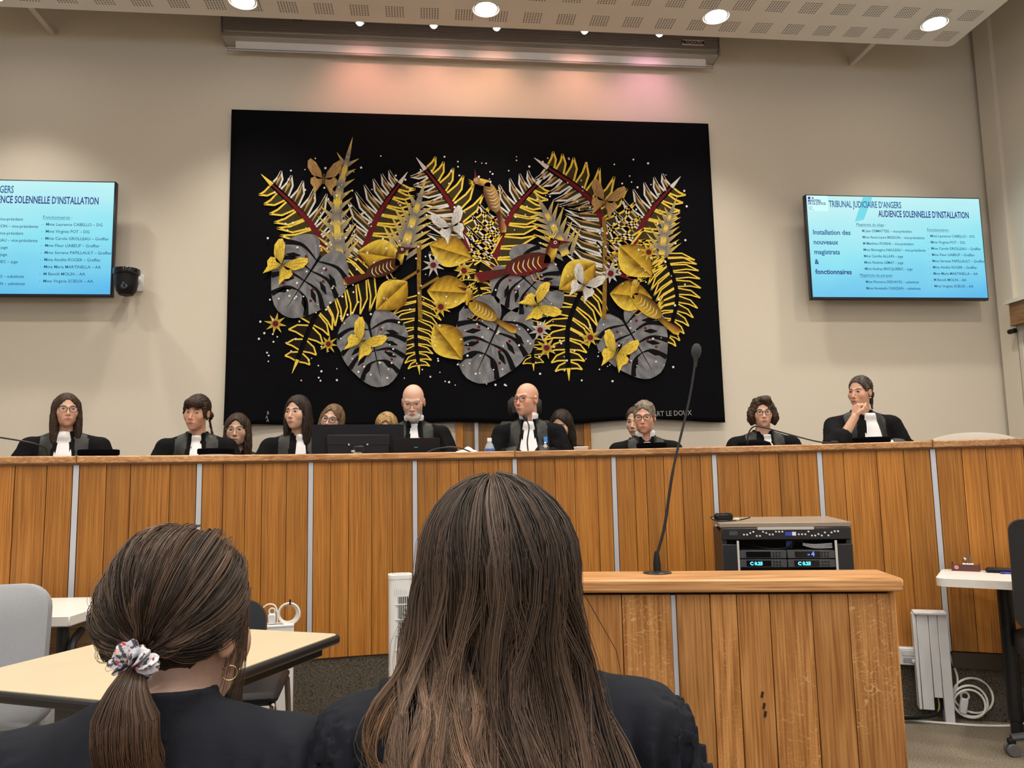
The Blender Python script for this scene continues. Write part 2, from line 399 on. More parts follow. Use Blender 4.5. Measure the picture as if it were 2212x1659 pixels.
# ------------------------------------------------------------------ sculpting with distance fields
def ell(p, c, r):
    x = (p[0]-c[0])/r[0]; y = (p[1]-c[1])/r[1]; z = (p[2]-c[2])/r[2]
    k0 = np.sqrt(x*x+y*y+z*z); k1 = np.sqrt((x/r[0])**2+(y/r[1])**2+(z/r[2])**2)+1e-9
    return k0*(k0-1)/k1
def cap(p, a, b, ra, rb=None):
    rb = ra if rb is None else rb
    bx, by, bz = b[0]-a[0], b[1]-a[1], b[2]-a[2]; L2 = bx*bx+by*by+bz*bz
    x, y, z = p[0]-a[0], p[1]-a[1], p[2]-a[2]
    h = np.clip((x*bx+y*by+z*bz)/L2, 0, 1)
    return np.sqrt((x-h*bx)**2+(y-h*by)**2+(z-h*bz)**2)-(ra+(rb-ra)*h)
def smin(a, b, k):
    h = np.clip(.5+.5*(b-a)/k, 0, 1); return b+(a-b)*h-k*h*(1-h)
def smax(a, b, k): return -smin(-a, -b, k)
def rotm(rz=0, rx=0, ry=0):
    return np.array((Matrix.Rotation(rz, 3, 'Z') @ Matrix.Rotation(rx, 3, 'X') @ Matrix.Rotation(ry, 3, 'Y')))
def axis_grid(lo, hi, fines, f, c):
    xs = [lo]
    while xs[-1] < hi:
        x = xs[-1]; inside = any(a <= x < b for a, b in fines)
        if inside: xs.append(x+f)
        else:
            d = min([a-x for a, b in fines if a > x] or [9]); xs.append(x+min(c, max(d, f)))
    return np.array(xs)
EDG = []
for ax in range(3):
    for u in (0, 1):
        for v in (0, 1):
            a = [0, 0, 0]; o_ = [k for k in range(3) if k != ax]; a[o_[0]] = u; a[o_[1]] = v; b = list(a); b[ax] = 1; EDG.append((a, b))
def surfnets(F, xs, ys, zs):
    S = F < 0; n = np.array(F.shape)-1
    c = np.zeros(tuple(n), np.int8)
    for a in (0, 1):
        for b in (0, 1):
            for d in (0, 1): c += S[a:n[0]+a, b:n[1]+b, d:n[2]+d]
    I = np.argwhere((c > 0) & (c < 8)); idm = -np.ones(tuple(n), np.int32); idm[I[:, 0], I[:, 1], I[:, 2]] = np.arange(len(I))
    acc = np.zeros((len(I), 3)); cnt = np.zeros(len(I)); G = (xs, ys, zs)
    for a, b in EDG:
        A = I+a; B = I+b
        f1 = F[A[:, 0], A[:, 1], A[:, 2]]; f2 = F[B[:, 0], B[:, 1], B[:, 2]]
        m = (f1 < 0) != (f2 < 0)
        t = np.where(m, f1/np.where(m, f1-f2, 1), 0)
        for k in range(3): acc[:, k] += np.where(m, G[k][A[:, k]]*(1-t)+G[k][B[:, k]]*t, 0)
        cnt += m
    V = acc/cnt[:, None]
    Q = []
    for ax in range(3):
        o1, o2 = [(1, 2), (2, 0), (0, 1)][ax]
        s0 = [slice(None)]*3; s1 = [slice(None)]*3; s0[ax] = slice(0, -1); s1[ax] = slice(1, None)
        d = S[tuple(s0)] != S[tuple(s1)]; E_ = np.argwhere(d)
        ok = (E_[:, o1] > 0) & (E_[:, o2] > 0) & (E_[:, o1] < n[o1]) & (E_[:, o2] < n[o2]); E_ = E_[ok]
        def cell(d1, d2):
            X = E_.copy(); X[:, o1] += d1; X[:, o2] += d2; return idm[X[:, 0], X[:, 1], X[:, 2]]
        q = np.stack([cell(-1, -1), cell(0, -1), cell(0, 0), cell(-1, 0)], 1)
        inside = S[tuple(s0)][d][ok]
        q[~inside] = q[~inside][:, ::-1]; Q.append(q)
    return V, np.concatenate(Q)
def np_mesh(name, V, Q, cols=None, midx=None):
    me = bpy.data.meshes.new(name)
    me.vertices.add(len(V)); me.vertices.foreach_set('co', np.asarray(V, np.float32).ravel())
    k = Q.shape[1]
    me.loops.add(len(Q)*k); me.loops.foreach_set('vertex_index', np.asarray(Q, np.int32).ravel())
    me.polygons.add(len(Q)); me.polygons.foreach_set('loop_start', np.arange(0, len(Q)*k, k, dtype=np.int32))
    me.update(calc_edges=True); me.validate()
    if cols is not None:
        ca = me.color_attributes.new('Col', 'FLOAT_COLOR', 'POINT')
        ca.data.foreach_set('color', np.concatenate([cols, np.ones((len(cols), 1))], 1).astype(np.float32).ravel())
    if midx is not None: me.polygons.foreach_set('material_index', np.asarray(midx, np.int32))
    me.polygons.foreach_set('use_smooth', np.ones(len(Q), dtype=bool)); return me

SKIN = mat('skin', (.6, .4, .3), .48, vcol='Col', spec=.4, noise=.05, nscale=130)
SKIN.node_tree.nodes['Principled BSDF'].inputs['Subsurface Weight'].default_value = .08
SKIN.node_tree.nodes['Principled BSDF'].inputs['Subsurface Radius'].default_value = (.012, .005, .003)
HAIRM = mat('hair', (.05, .03, .02), .55, vcol='Col', spec=.22)
SCLERA = mat('eye_white', (.62, .58, .55), .2); IRIS = mat('eye_iris', (.02, .013, .009), .15); PUPIL = mat('eye_pupil', (.004, .004, .004), .1)
ROBE = mat('robe_black_wool', (.0045, .0045, .0055), .85, spec=.12, bump=.15, nscale=160)
SATIN = mat('robe_satin_facing', (.016, .017, .016), .48, spec=.35, bump=.1, nscale=50)
ROBEN = mat('robe_navy_black_wool', (.010, .0118, .018), .85, spec=.2, bump=.15, nscale=160)
JABOT = mat('white_pleated_cotton', (.78, .77, .78), .75)
LENS = mat('spectacle_lens', (.95, .95, 1), .03, alpha=.04, spec=.5)

EYX, EYY, EYZ = .0315, -.0735, .004
def head_sdf(p, P):
    x, y, z = p; ax = np.abs(x); q = (ax, y, z); m = P.get('male', False); jw = P.get('jaw', .057 if m else .051)
    d = ell(p, (0, .012, .036), (.074, .094, .087))
    d = smin(d, ell(p, (0, -.026, -.025), (.0635, .062, .074)), .03)
    d = smin(d, ell(p, (0, -.032, -.072), (jw, .052, .042)), .022)
    d = smin(d, ell(p, (0, -.072, -.101), (.021, .019, .016)), .022)
    d = smin(d, ell(q, (.038, -.062, -.026), (.023, .020, .024)), .03)
    d = smin(d, cap(q, (.008, -.0835, .0215), (.042, -.071, .025), .0075 if not m else .0095), .012)
    # muzzle
    d = smin(d, ell(p, (0, -.074, -.066), (.03, .025, .026)), .02)
    # eye sockets and lids
    d = smax(d, -ell(q, (EYX, -.101, .001), (.019, .0165, .0125)), .010)
    d = smin(d, ell(q, (EYX, EYY, EYZ), (.0146, .0142, .0140)), .003)
    op = P.get('lid', .0060)
    d = smax(d, -ell(q, (EYX, -.090, EYZ-.0005), (.0125, .012, op)), .0015)
    # nose
    nl = P.get('nose', 1.0)
    d = smin(d, cap(p, (0, -.083, .014), (0, -.084-.023*nl, -.032), .0068, .0098), .010)
    d = smin(d, ell(p, (0, -.084-.024*nl, -.036), (.0105, .0095, .009)), .006)
    d = smin(d, ell(q, (.0115, -.093, -.0395), (.0075, .0105, .0075)), .005)
    d = smax(d, -ell(q, (.0062, -.101, -.0475), (.0035, .005, .003)), .002)
    # lips
    d = smin(d, ell(p, (0, -.0935, -.0655), (.022, .0085, .0052)), .005)
    d = smin(d, ell(p, (0, -.0925, -.0755), (.0185, .0085, .0062)), .005)
    mo = P.get('mouth', .0012)
    d = smax(d, -ell(p, (0, -.105, -.0705), (.0235, .012, mo)), .0015)
    # ears
    e = ell(q, (.0765, .012, -.004), (.0085, .0205, .031)); e = smax(e, -ell(q, (.086, .004, .0), (.0075, .011, .017)), .004)
    d = smin(d, e, .005)
    if P.get('beard'):
        bn = .0012*np.sin(410*x+190*z)*np.sin(370*z-220*y+3*np.sin(200*x))
        d = smin(d, ell(p, (0, -.060, -.092), (.054, .046, .036))+bn, .008)
        d = smin(d, cap(q, (.008, -.098, -.057), (.028, -.086, -.072), .006, .005)+bn, .005)
    return d
def face_color(V, P):
    x, y, z = V[:, 0], V[:, 1], V[:, 2]; ax = np.abs(x); n = len(V)
    sk = np.array(P.get('skin', (.56, .33, .22))); C = np.tile(sk, (n, 1))
    def blend(w, c):
        C[:] = C*(1-w[:, None])+np.array(c)*w[:, None]
    g = lambda cx, cy, cz, r: np.exp(-(((ax-cx)**2+(y-cy)**2+(z-cz)**2)/(r*r)))
    red = P.get('red', .35)
    blend(red*g(.042, -.075, -.03, .024), sk*np.array([1.0, .62, .55]))
    blend(red*g(0, -.108, -.035, .016), sk*np.array([1.0, .62, .55]))
    blend(.6*np.clip(g(.08, .01, 0, .03), 0, 1), sk*np.array([1.0, .68, .6]))
    blend(.5*g(EYX, -.088, -.004, .014), sk*np.array([.72, .6, .62]))
    lip = np.clip(1.4-((ax/.0225)**2+((z+.0705)/.0105)**2), 0, 1)*(y < -.083)
    blend(np.clip(lip*1.5, 0, 1)*.8, P.get('lip', (.40, .15, .13)))
    blend(np.clip(1.3-((ax/.022)**2+((z+.0705)/.0018)**2), 0, 1)*(y < -.08), (.12, .04, .035))
    br = P.get('brow', (.06, .035, .025)); zc = .0225+.004*np.sin(np.clip((ax-.012)/.034, 0, 1)*2.6)
    w = np.clip(1.5-((ax-.031)/.020)**2*1.2-((z-zc)/(.0052))**2, 0, 1)*(y < -.05)
    blend(np.clip(w*1.6, 0, 1)*P.get('browk', .95), br)
    # lash line around the lid opening
    r = np.sqrt(((ax-EYX)/.0135)**2+((z-EYZ+.0005)/(P.get('lid', .0060)+.0008))**2)
    blend(np.clip(1-np.abs(r-1.02)/.22, 0, 1)*(y < -.066)*np.where(z > EYZ, 1.0, .6), (.03, .018, .014))
    if P.get('beard'):
        w = np.clip((-.046-z)/.012+np.where(ax > .03, np.clip((ax-.045)/.012, 0, 1.2)*np.clip((.01-z)/.03, 0, 1), 0), 0, 1)*(y < .005)*(1-np.clip(lip*1.5, 0, 1))
        w = np.clip(w, 0, 1)*np.where((z < -.105) & (y > -.03), 0, 1)
        nz = .85+.18*np.sin(520*x+320*z+4*np.sin(150*z))*np.sin(450*z+250*y)
        C[:] = C*(1-w[:, None])+(np.array(P['beard'])[None, :]*nz[:, None])*w[:, None]
    if P.get('stubble'):
        w = np.clip((-.05-z)/.02, 0, 1)*(y < .0)*(1-np.clip(lip*1.5, 0, 1))*P['stubble']; blend(w, sk*np.array([.62, .6, .62]))
    if P.get('fringe'):   # thin cropped hair around the bald crown
        w = np.clip((y-.01)/.02, 0, 1)*np.clip((.03-np.abs(z-.005))/.02, 0, 1)*P['fringe']; blend(w, (.3, .26, .22))
    return np.clip(C, 0, 1)

def wob(x, y, z, s=0.0):
    return np.sin(31*x+17*y+s)*np.sin(23*z-11*x+1.7*s)+.5*np.sin(67*x-41*z+2*s)*np.sin(53*y+37*z)
def hair_sdf(p, P):
    x, y, z = p; ax = np.abs(x); q = (ax, y, z); st = P['hair']; s = P.get('seed', 0)
    th = np.arctan2(x, y-.02+0*x)
    if st in ('long', 'longside'):
        t = P.get('vol', .015)
        d = ell(p, (0, .016, .038), (.074+t, .096+t, .088+t))
        L = P.get('len', .15)
        d = smin(d, ell(q, (.074, .005, -L*.42), (.030, .05, L*.72)), .03)
        d = smin(d, ell(p, (0, .07, -L*.4), (.088, .045, L*.75)), .03)
        fx = P.get('part', .0)
        face = ell((ax, y, z), (0, -.108, -.028), (P.get('fw', .066), .085, .112-.02*np.clip(ax/.06, 0, 1)))
        d = smax(d, -face, .006)
        d = smax(d, -(ell(p, (0, -.05, -.13), (.052, .075, .10))), .008)
        d = d-.010*np.exp(-((x-fx)/.03)**2)*np.clip((.02-y)/.05, 0, 1)*0
        d = d+.0028*np.sin(th*34+3*wob(x, y, z, s))*np.clip(1-z/.2, .5, 1)+.0016*np.sin(th*83+40*z)
    elif st == 'back':
        t = P.get('vol', .009)
        d = ell(p, (0, .016, .038), (.074+t, .096+t, .087+t))
        face = ell((ax, y, z), (0, -.115, -.03), (.092, .098, P.get('fh', .118)))
        d = smax(d, -face, .006)
        d = smax(d, -(ell(q, (.086, -.002, -.02), (.022, .03, .042))), .004)
        d = smax(d, -(z+.075-.3*(y-.05)), .01)
        ty = P.get('tail', None)
        if ty:
            d = smin(d, ell(p, (ty[0]*.4, .115, -.02), (.034, .03, .034)), .02)
            d = smin(d, cap(p, (ty[0]*.4, .12, -.03), (ty[0], .10, ty[1]), P.get('tr', .022), .006), .012)
        if P.get('bangs'):
            bz = ell(p, (0, -.066, .062), (.066, .043, .046)); bz = smax(bz, -(z-.030-.012*np.sin(60*x+s)-.10*ax), .004)
            d = smin(d, bz, .01)
            d = smin(d, ell(q, (.070, -.035, .02), (.014, .02, .055)), .012)
        u = np.arctan2(x, z-.03)
        d = d+.0022*np.sin(u*30+4*wob(x, y, z, s))+.0014*np.sin(u*71+30*y)
    elif st == 'curly':
        d = ell(p, (0, .018, .048), (.094, .108, .096))
        d = smin(d, ell(q, (.088, .012, -.022), (.038, .06, .075)), .03)
        d = smin(d, ell(p, (0, .08, -.03), (.085, .05, .08)), .03)
        d = smin(d, ell(p, (.02, -.055, .105), (.05, .05, .035)), .02)
        face = ell((x+.008, y, z), (0, -.118, -.035), (.066, .092, .118)); d = smax(d, -face, .008)
        d = smax(d, -ell(p, (0, -.05, -.14), (.06, .08, .07)), .01)
        d = d+.007*np.sin(62*x+s)*np.sin(58*z+1)*np.sin(64*y+2)+.004*np.sin(140*z+4*wob(x, y, z, s))*np.sin(120*x)
    elif st == 'short':
        t = .011
        d = ell(p, (0, .016, .040), (.074+t, .095+t, .088+t))
        face = ell((ax, y, z), (0, -.118, -.022), (.082, .086, .104)); d = smax(d, -face, .005)
        d = smin(d, cap(p, (-.045, -.055, .096), (.055, -.05, .088), .018, .014), .014)
        d = smax(d, -ell(q, (.086, .006, -.02), (.02, .028, .05)), .004)
        d = smax(d, -(z+.055-.5*np.clip(.06-y, 0, .2)), .006)
        d = d+.002*np.sin(95*x+3*wob(x, y, z, s))+.0012*np.sin(170*x+60*y)
    # keep hair off the open mouth and nose
    return d

HEADT = Matrix.Identity(4)
def head_frame(P):
    """returns rotation (3x3) and translation of the head inside the body frame"""
    R = rotm(P.get('hy', 0), P.get('hx', 0), P.get('hr', 0)); piv = np.array((0, .02, -.085)); s = P.get('hs', .95)
    return R*s, piv - (R*s) @ piv + np.array((0, P.get('hfwd', -.012), P.get('hz', -.030)))
def to_head(p, P):
    R, t = head_frame(P); s = P.get('hs', .95); Ri = np.linalg.inv(R)
    x, y, z = p[0]-t[0], p[1]-t[1], p[2]-t[2]
    return (Ri[0, 0]*x+Ri[0, 1]*y+Ri[0, 2]*z, Ri[1, 0]*x+Ri[1, 1]*y+Ri[1, 2]*z, Ri[2, 0]*x+Ri[2, 1]*y+Ri[2, 2]*z), s
def hand_caps(w, f, n, th, curl=(.5, .5, .5, .5), s=1.0, tcurl=.35):
    """wrist w, finger direction f, palm normal n (palm side), thumb side th -> capsules"""
    w = Vector(w); f = Vector(f).normalized(); th = Vector(th); th = (th-f*th.dot(f)).normalized(); n = Vector(n); n = (n-f*n.dot(f)-th*n.dot(th)).normalized()
    C = []
    for k, (o, L) in enumerate(((.026, .072), (.009, .08), (-.009, .074), (-.025, .058))):
        base = w+f*(.085-.006*abs(k-1))*s+th*o*s
        C.append((w+th*o*.7*s+f*.012*s, base, .0135*s, .0115*s))
        d = f.copy(); p = base; c = curl[k]
        for j, (fr, r) in enumerate(((.45, .0095), (.31, .0085), (.24, .0075))):
            ang = c*(1.0 if j == 0 else 1.25); ax_ = d.cross(n).normalized(); d = (Matrix.Rotation(ang, 3, ax_) @ d).normalized()
            q = p+d*L*fr*s; C.append((p, q, r*s, r*.92*s)); p = q
            n2 = ax_.cross(d)
    b = w+f*.022*s+th*.026*s; d = (f*.75+th*.62+n*.25).normalized()
    p1 = b+d*.036*s; d2 = (f*.95+th*.15+n*tcurl).normalized(); p2 = p1+d2*.03*s; d3 = (f*.95-th*.12+n*tcurl*1.2).normalized()
    C += [(b, p1, .0135*s, .0115*s), (p1, p2, .0105*s, .0095*s), (p2, p2+d3*.024*s, .0092*s, .0078*s)]
    return C
ARMS = {'desk': (((.178, .03, -.262), (.245, -.03, -.47), (.10, -.27, -.435)))}
def arm_pts(P, s):
    a = P.get('armL' if s > 0 else 'armR')
    if a: return a
    A = P.get('arms', ARMS['desk']); return [(s*q[0], q[1], q[2]) for q in A]
def body_sdf(p, P):
    h, s = to_head(p, P); d = head_sdf(h, P)*s
    m = P.get('male', False); nr = .056 if m else .046
    R, t = head_frame(P); top = R @ np.array((0, .022, -.055))+t
    d = smin(d, cap(p, tuple(top), (0, .040, -.215), nr*.97, nr*1.06), .022)
    d = smin(d, ell(p, (0, .035, -.40), (.145, .085, .22)), .05)
    d = smin(d, ell(p, (0, .03, -.66), (.15, .11, .15)), .05)
    for sd in (-1, 1):
        d = smin(d, cap(p, (sd*.04, .035, -.215), (sd*.155, .03, -.262), .032, .036), .03)
        a, e, w = arm_pts(P, sd)
        d = smin(d, cap(p, (a[0]*.9, a[1], a[2]), e, .040, .034), .02); d = smin(d, cap(p, e, w, .035, .024), .015)
        d = smin(d, cap(p, (sd*.08, .0, -.72), (sd*.09, -.36, -.70), .068, .055), .03)
        d = smin(d, cap(p, (sd*.09, -.36, -.70), (sd*.09, -.34, P['floor']+.07), .052, .036), .02)
        d = smin(d, cap(p, (sd*.09, -.33, P['floor']+.035), (sd*.095, -.46, P['floor']+.03), .036, .03), .02)
    for hd in P.get('hands', []):
        for (a, b, ra, rb) in hd: d = smin(d, cap(p, a, b, ra, rb), .0045)
    return d
def robe_sdf(p, P):
    x, y, z = p; s0 = P.get('seed', 0)
    d = ell(p, (0, .035, -.42), (.178, .122, .25))
    d = smin(d, ell(p, (0, .015, -.68), (.2, .165, .17)), .08)
    b = P.get('broad', 1.0)
    for s in (-1, 1):
        a, e, w = arm_pts(P, s)
        d = smin(d, cap(p, (s*.045, .04, -.205), (s*.165*b, .032, -.262), .045, .058), .035)
        ar = cap(p, (a[0]*b, a[1], a[2]), e, .064, .072)
        fl = P.get('sleeve', .080)
        ar = smin(ar, cap(p, e, w, .070, fl), .03)
        ang = np.arctan2(y-a[1], x-a[0])
        ar = ar+.0042*P.get('fold', 1)*np.sin(ang*P.get('ff', 11)+5*wob(x, y, z*.5, s0))*np.clip((P.get('fz', -.25)-z)/.05, 0, 1)+.003*np.sin(90*z+40*x+s0)*np.clip((-.36-z)/.1, 0, 1)
        if P.get('cuff', None) == s:     # rolled back sleeve of a raised forearm
            m_ = [e[k]+(w[k]-e[k])*.25 for k in range(3)]
            ar = cap(p, (a[0]*b, a[1], a[2]), e, .064, .078); ar = smin(ar, cap(p, e, m_, .074, .07), .03)
            ar = ar+.0042*np.sin(ang*11+5*wob(x, y, z*.5, s0))*np.clip((-.25-z)/.05, 0, 1)
        d = smin(d, ar, .022)
    # lower gown over the lap and down to the floor
    fl = P['floor']
    d = smin(d, cap(p, (0, -.02, -.72), (0, -.34, -.70), .16, .13), .08)
    for s in (-1, 1): d = smin(d, cap(p, (s*.07, -.34, -.70), (s*.08, -.36, fl+.09), .10, .12), .06)
    d = smin(d, cap(p, (0, .03, -.72), (0, .03, fl+.12), .16, .18), .1)
    d = d+.0035*P.get('fold', 1)*np.sin(P.get('fq', 75)*x+4*np.sin(7*z+s0)+s0)*np.clip((P.get('fz', -.27)-z)/.1, 0, 1)+.002*wob(x*1.5, y*1.5, z*1.5, s0)
    d = smax(d, fl+.004-z, .004)
    # neck opening and standing collar
    R, t = head_frame(P); nb = .062 if P.get('male') else .056
    d = smax(d, -cap(p, (0, .012, -.06), (0, .036, -.235), nb+.02, nb), .008)
    if P.get('vneck'): d = smax(d, -cap(p, (0, -.05, -.14), (0, -.13, -.14-P['vneck']), .05, .008), .008)
    rr = np.sqrt((x/(nb+.004))**2+((y-.030)/(nb+.010))**2)
    col = np.maximum(np.abs(rr-1)*nb-.0055, np.abs(z+.182-.10*(y-.03)*1.6)-.026)
    col = smax(col, -cap(p, (0, -.03, -.16), (0, -.12, -.2), .03, .03), .006)
    d = smin(d, col, .008)
    return d
def sample(fn, xs, ys, zs, P):
    X = xs[:, None, None].astype(np.float32); Y = ys[None, :, None].astype(np.float32); Z = zs[None, None, :].astype(np.float32)
    F = fn((X, Y, Z), P); return np.broadcast_to(F, (len(xs), len(ys), len(zs)))

def glasses(P, parent):
    st = P['glasses']; R, t = head_frame(P)
    b = MB(); b.T = Matrix.Translation(t) @ Matrix(R.tolist()).to_4x4(); ln = MB(); ln.T = b.T
    rw, rh = st.get('w', .0255), st.get('h', .019); gy = st.get('y', -.104); gz = st.get('z', .001); rad = st.get('r', .0016)*1.35
    for s in (-1, 1):
        pts = []; n = 20
        for k in range(n+1):
            a = 2*math.pi*k/n; c, sn = math.cos(a), math.sin(a); e = st.get('sq', .8)
            px = math.copysign(abs(c)**e, c)*rw; pz = math.copysign(abs(sn)**e, sn)*rh
            pts.append((s*(.0325+px), gy+.12*abs(px)*(1 if px > 0 else .2)+.004, gz+pz+(.003*c if st.get('cat') else 0)))
        b.tube(pts, rad, 6, False)
        ln.add([(p[0], p[1]+.0005, p[2]) for p in pts[:-1]], [tuple(range(n))])
        b.tube([(s*(.0325+rw), gy+.006, gz+.006), (s*.071, gy+.022, gz+.005), (s*.0795, -.01, gz+.008), (s*.080, .012, gz+.002)], rad*.9, 6)
    b.tube([(-.009, gy+.004, gz+.005), (0, gy-.002, gz+.008), (.009, gy+.004, gz+.005)], rad, 6)
    if st.get('bar'): b.tube([(-.03, gy+.004, gz+rh), (.03, gy+.004, gz+rh)], rad, 6)
    g = b.build('glasses', mat('spectacles_'+st['name'], st['col'], .3, st.get('metal', 0)), parent)
    ln.build('lens', LENS, g)

def person(P, loc, rz, label, floor_z):
    """loc = world position of the head centre; the body is one continuous mesh, clothes and hair are children"""
    P['floor'] = floor_z-loc[2]+P.get('hz', -.030); hs = P.get("hs", .95)
    R, t = head_frame(P); res = P.get('res', .0041)
    hb = [R @ np.array(c)+t for c in ((a, b, c) for a in (-.09, .09) for b in (-.125, .115) for c in (-.13, .13))]
    hb = np.array(hb); lo = hb.min(0); hi = hb.max(0)
    fin = [[(lo[k], hi[k])] for k in range(3)]
    for hd in P.get('hands', []):
        A = np.array([list(c[0]) for c in hd]+[list(c[1]) for c in hd])
        for k in range(3): fin[k].append((A[:, k].min()-.02, A[:, k].max()+.02))
    co = .026
    xs = axis_grid(-.36, .36, fin[0], res, co); ys = axis_grid(-.52, .2, fin[1], res, co); zs = axis_grid(P['floor']-.03, hi[2]+.02, fin[2], res, co)
    F = sample(body_sdf, xs, ys, zs, P); V, Q = surfnets(F, xs, ys, zs)
    hv = np.stack(to_head((V[:, 0], V[:, 1], V[:, 2]), P)[0], 1)
    C = face_color(hv, P)
    far = (V[:, 2] < -.26); C[far] = np.array(P.get('skin', (.56, .33, .22)))
    body = link_mesh('person', np_mesh('person', V, Q, C), SKIN); tag(body, label, 'person')
    loc = (loc[0], loc[1], loc[2]-P.get('hz', -.030)); body.location = loc; body.rotation_euler = (0, 0, rz)
    # eyes
    gz = P.get('gaze', (0, 0))
    for s in (-1, 1):
        b = MB(); n, m = 16, 12
        g = rotm(gz[0], gz[1]); T = Matrix((R @ g).tolist()).to_4x4(); c = R @ np.array((s*EYX, EYY, EYZ))+t; T.translation = c; b.T = T
        vs = [(0, -.0126, 0)]; fs = []
        for i in range(1, m+1):
            a = math.pi*i/m*.7
            for k in range(n):
                th = 2*math.pi*k/n; vs.append((.0126*math.sin(a)*math.cos(th), -.0126*math.cos(a), .0126*math.sin(a)*math.sin(th)))
        mi = []
        for k in range(n): fs.append((0, 1+k, 1+(k+1) % n)); mi.append(2)
        for i in range(m-1):
            for k in range(n): fs.append((1+i*n+k, 1+(i+1)*n+k, 1+(i+1)*n+(k+1) % n, 1+i*n+(k+1) % n)); mi.append(1 if i < 3 else 0)
        b.add(vs, fs); b.mi = mi
        b.build('eye', [SCLERA, IRIS, PUPIL], body)
    # hair
    if P.get('hair'):
        r2 = P.get('hres', .0050)
        ext = P.get('hext', ((-.15, .15), (-.14, .18), (-.24, .17)))
        gx = [np.arange(a, b, r2) for a, b in ext]
        F = sample(hair_sdf, *gx, P); HV, HQ = surfnets(F, *gx)
        rng = wob(HV[:, 0]*3, HV[:, 1]*3, HV[:, 2]*1.0, P.get('seed', 0)); st = np.sin(np.arctan2(HV[:, 0], HV[:, 1]-.02)*60+6*rng)
        hc = np.array(P['hcol'])[None, :]*(1+.30*rng[:, None]+.42*st[:, None])
        if P.get('streak') is not None:
            w = np.clip(st*1.5-.4, 0, 1)[:, None]*np.clip(rng+.6, 0, 1)[:, None]; hc = hc*(1-w)+np.array(P['streak'])*w
        HV2 = HV @ R.T+t
        link_mesh('hair', np_mesh('hair', HV2, HQ, np.clip(hc, .002, 1)), HAIRM, body)
    # gown
    rr = P.get('rres', .0135)
    xs = axis_grid(-.40, .40, [(-.10, .10)], rr*.55, rr); ys = axis_grid(-.58, .27, [(-.11, .12)], rr*.6, rr*1.3); zs = np.concatenate([np.arange(P['floor']-.02, -.50, .028), np.arange(-.50, -.27, rr), np.arange(-.27, -.09, rr*.5)])
    F = sample(robe_sdf, xs, ys, zs, P); RV, RQ = surfnets(F, xs, ys, zs)
    cen = RV[RQ].mean(1); e1 = RV[RQ[:, 1]]-RV[RQ[:, 0]]; e2 = RV[RQ[:, 2]]-RV[RQ[:, 0]]; nr = np.cross(e1, e2)
    nr /= np.linalg.norm(nr, axis=1)[:, None]+1e-12
    f0, f1 = P.get('facing') or (.052, .118)
    ax = np.abs(cen[:, 0]); slant = f0+.02*np.clip((-.2-cen[:, 2])/.2, -1, 1)
    mi = ((ax > slant) & (ax < slant+(f1-f0)) & (cen[:, 2] < -.165) & (cen[:, 1] < .06) & (nr[:, 1] < .1) & (cen[:, 2] > -.6)).astype(int) if P.get('facing', 1) else np.zeros(len(RQ), int)
    rm = P.get('robemat', ROBE)
    me = np_mesh('robe', RV, RQ, None, mi); link_mesh('robe', me, [rm, SATIN], body)
    bvh = BVHTree.FromPolygons([Vector(v) for v in RV], [tuple(q) for q in RQ])
    def front(x, z, off):
        h = bvh.ray_cast(Vector((x, -1, z)), Vector((0, 1, 0)))
        return (h[0].y if h[0] is not None else -.08)-off
    P['_front'] = front
    if P.get('jabot') is not None:
        j = P['jabot']; w0, w1, z0, z1, jx = j.get('w0', .03), j.get('w1', .055), j.get('z0', -.165), j.get('z1', -.44), j.get('x', 0)
        nu, nv = 25, 22; vs = []; fs = []
        for iv in range(nv):
            v = iv/(nv-1); z = z0+(z1-z0)*v; w = w0+(w1-w0)*min(1, v*1.6)**.8
            base = min(front(jx, z, .008), front(jx-w*.6, z, .008), front(jx+w*.6, z, .008)) if z < -.20 else None
            if base is None: base = -.052-.35*(-.165-z) if z > -.2 else -.07
            if iv: base = min(base, prev+.004)
            prev = base
            for iu in range(nu):
                u = iu/(nu-1)*2-1; vs.append((jx+u*w, base+.022*u*u*(1-v*.5)-.0035*math.cos(u*9*math.pi)*min(1, v*4+.3), z))
        for iv in range(nv-1):
            for iu in range(nu-1): a = iv*nu+iu; fs.append((a, a+nu, a+nu+1, a+1))
        b = MB(); b.add(vs, fs); o = b.build('jabot', JABOT, body, angle=180)
        md = o.modifiers.new('thick', 'SOLIDIFY'); md.thickness = .003; md.offset = 0
    if P.get('shirt'):
        b = MB(); n = 28; vs = []; fs = []
        nb = (.058 if P.get('male') else .05)
        for iv in range(4):
            for k in range(n+1):
                a = math.radians(-55+ (360-70)*k/n)-math.pi/2+math.radians(90)
                a = math.radians(-90+22)+math.radians(360-44)*k/n
                r = nb+.002*iv; vs.append((r*math.cos(a), .028+(r+.006)*math.sin(a), -.205+.024*iv+.012*math.sin(a)*-1))
        for iv in range(3):
            for k in range(n): a = iv*(n+1)+k; fs.append((a, a+1, a+n+2, a+n+1))
        b.add(vs, fs); o = b.build('shirt_collar', mat('white_shirt', (.7, .71, .76), .7), body, angle=180)
        md = o.modifiers.new('thick', 'SOLIDIFY'); md.thickness = .004; md.offset = 0
    if P.get('glasses'): glasses(P, body)
    if P.get('earring'):
        for s in P['earring']:
            c = R @ np.array((s*.081, .004, -.044))+t; MB().ball(tuple(c), .0042, 10, 7).build('earring', mat('pearl', (.8, .78, .75), .2), body)
    return body
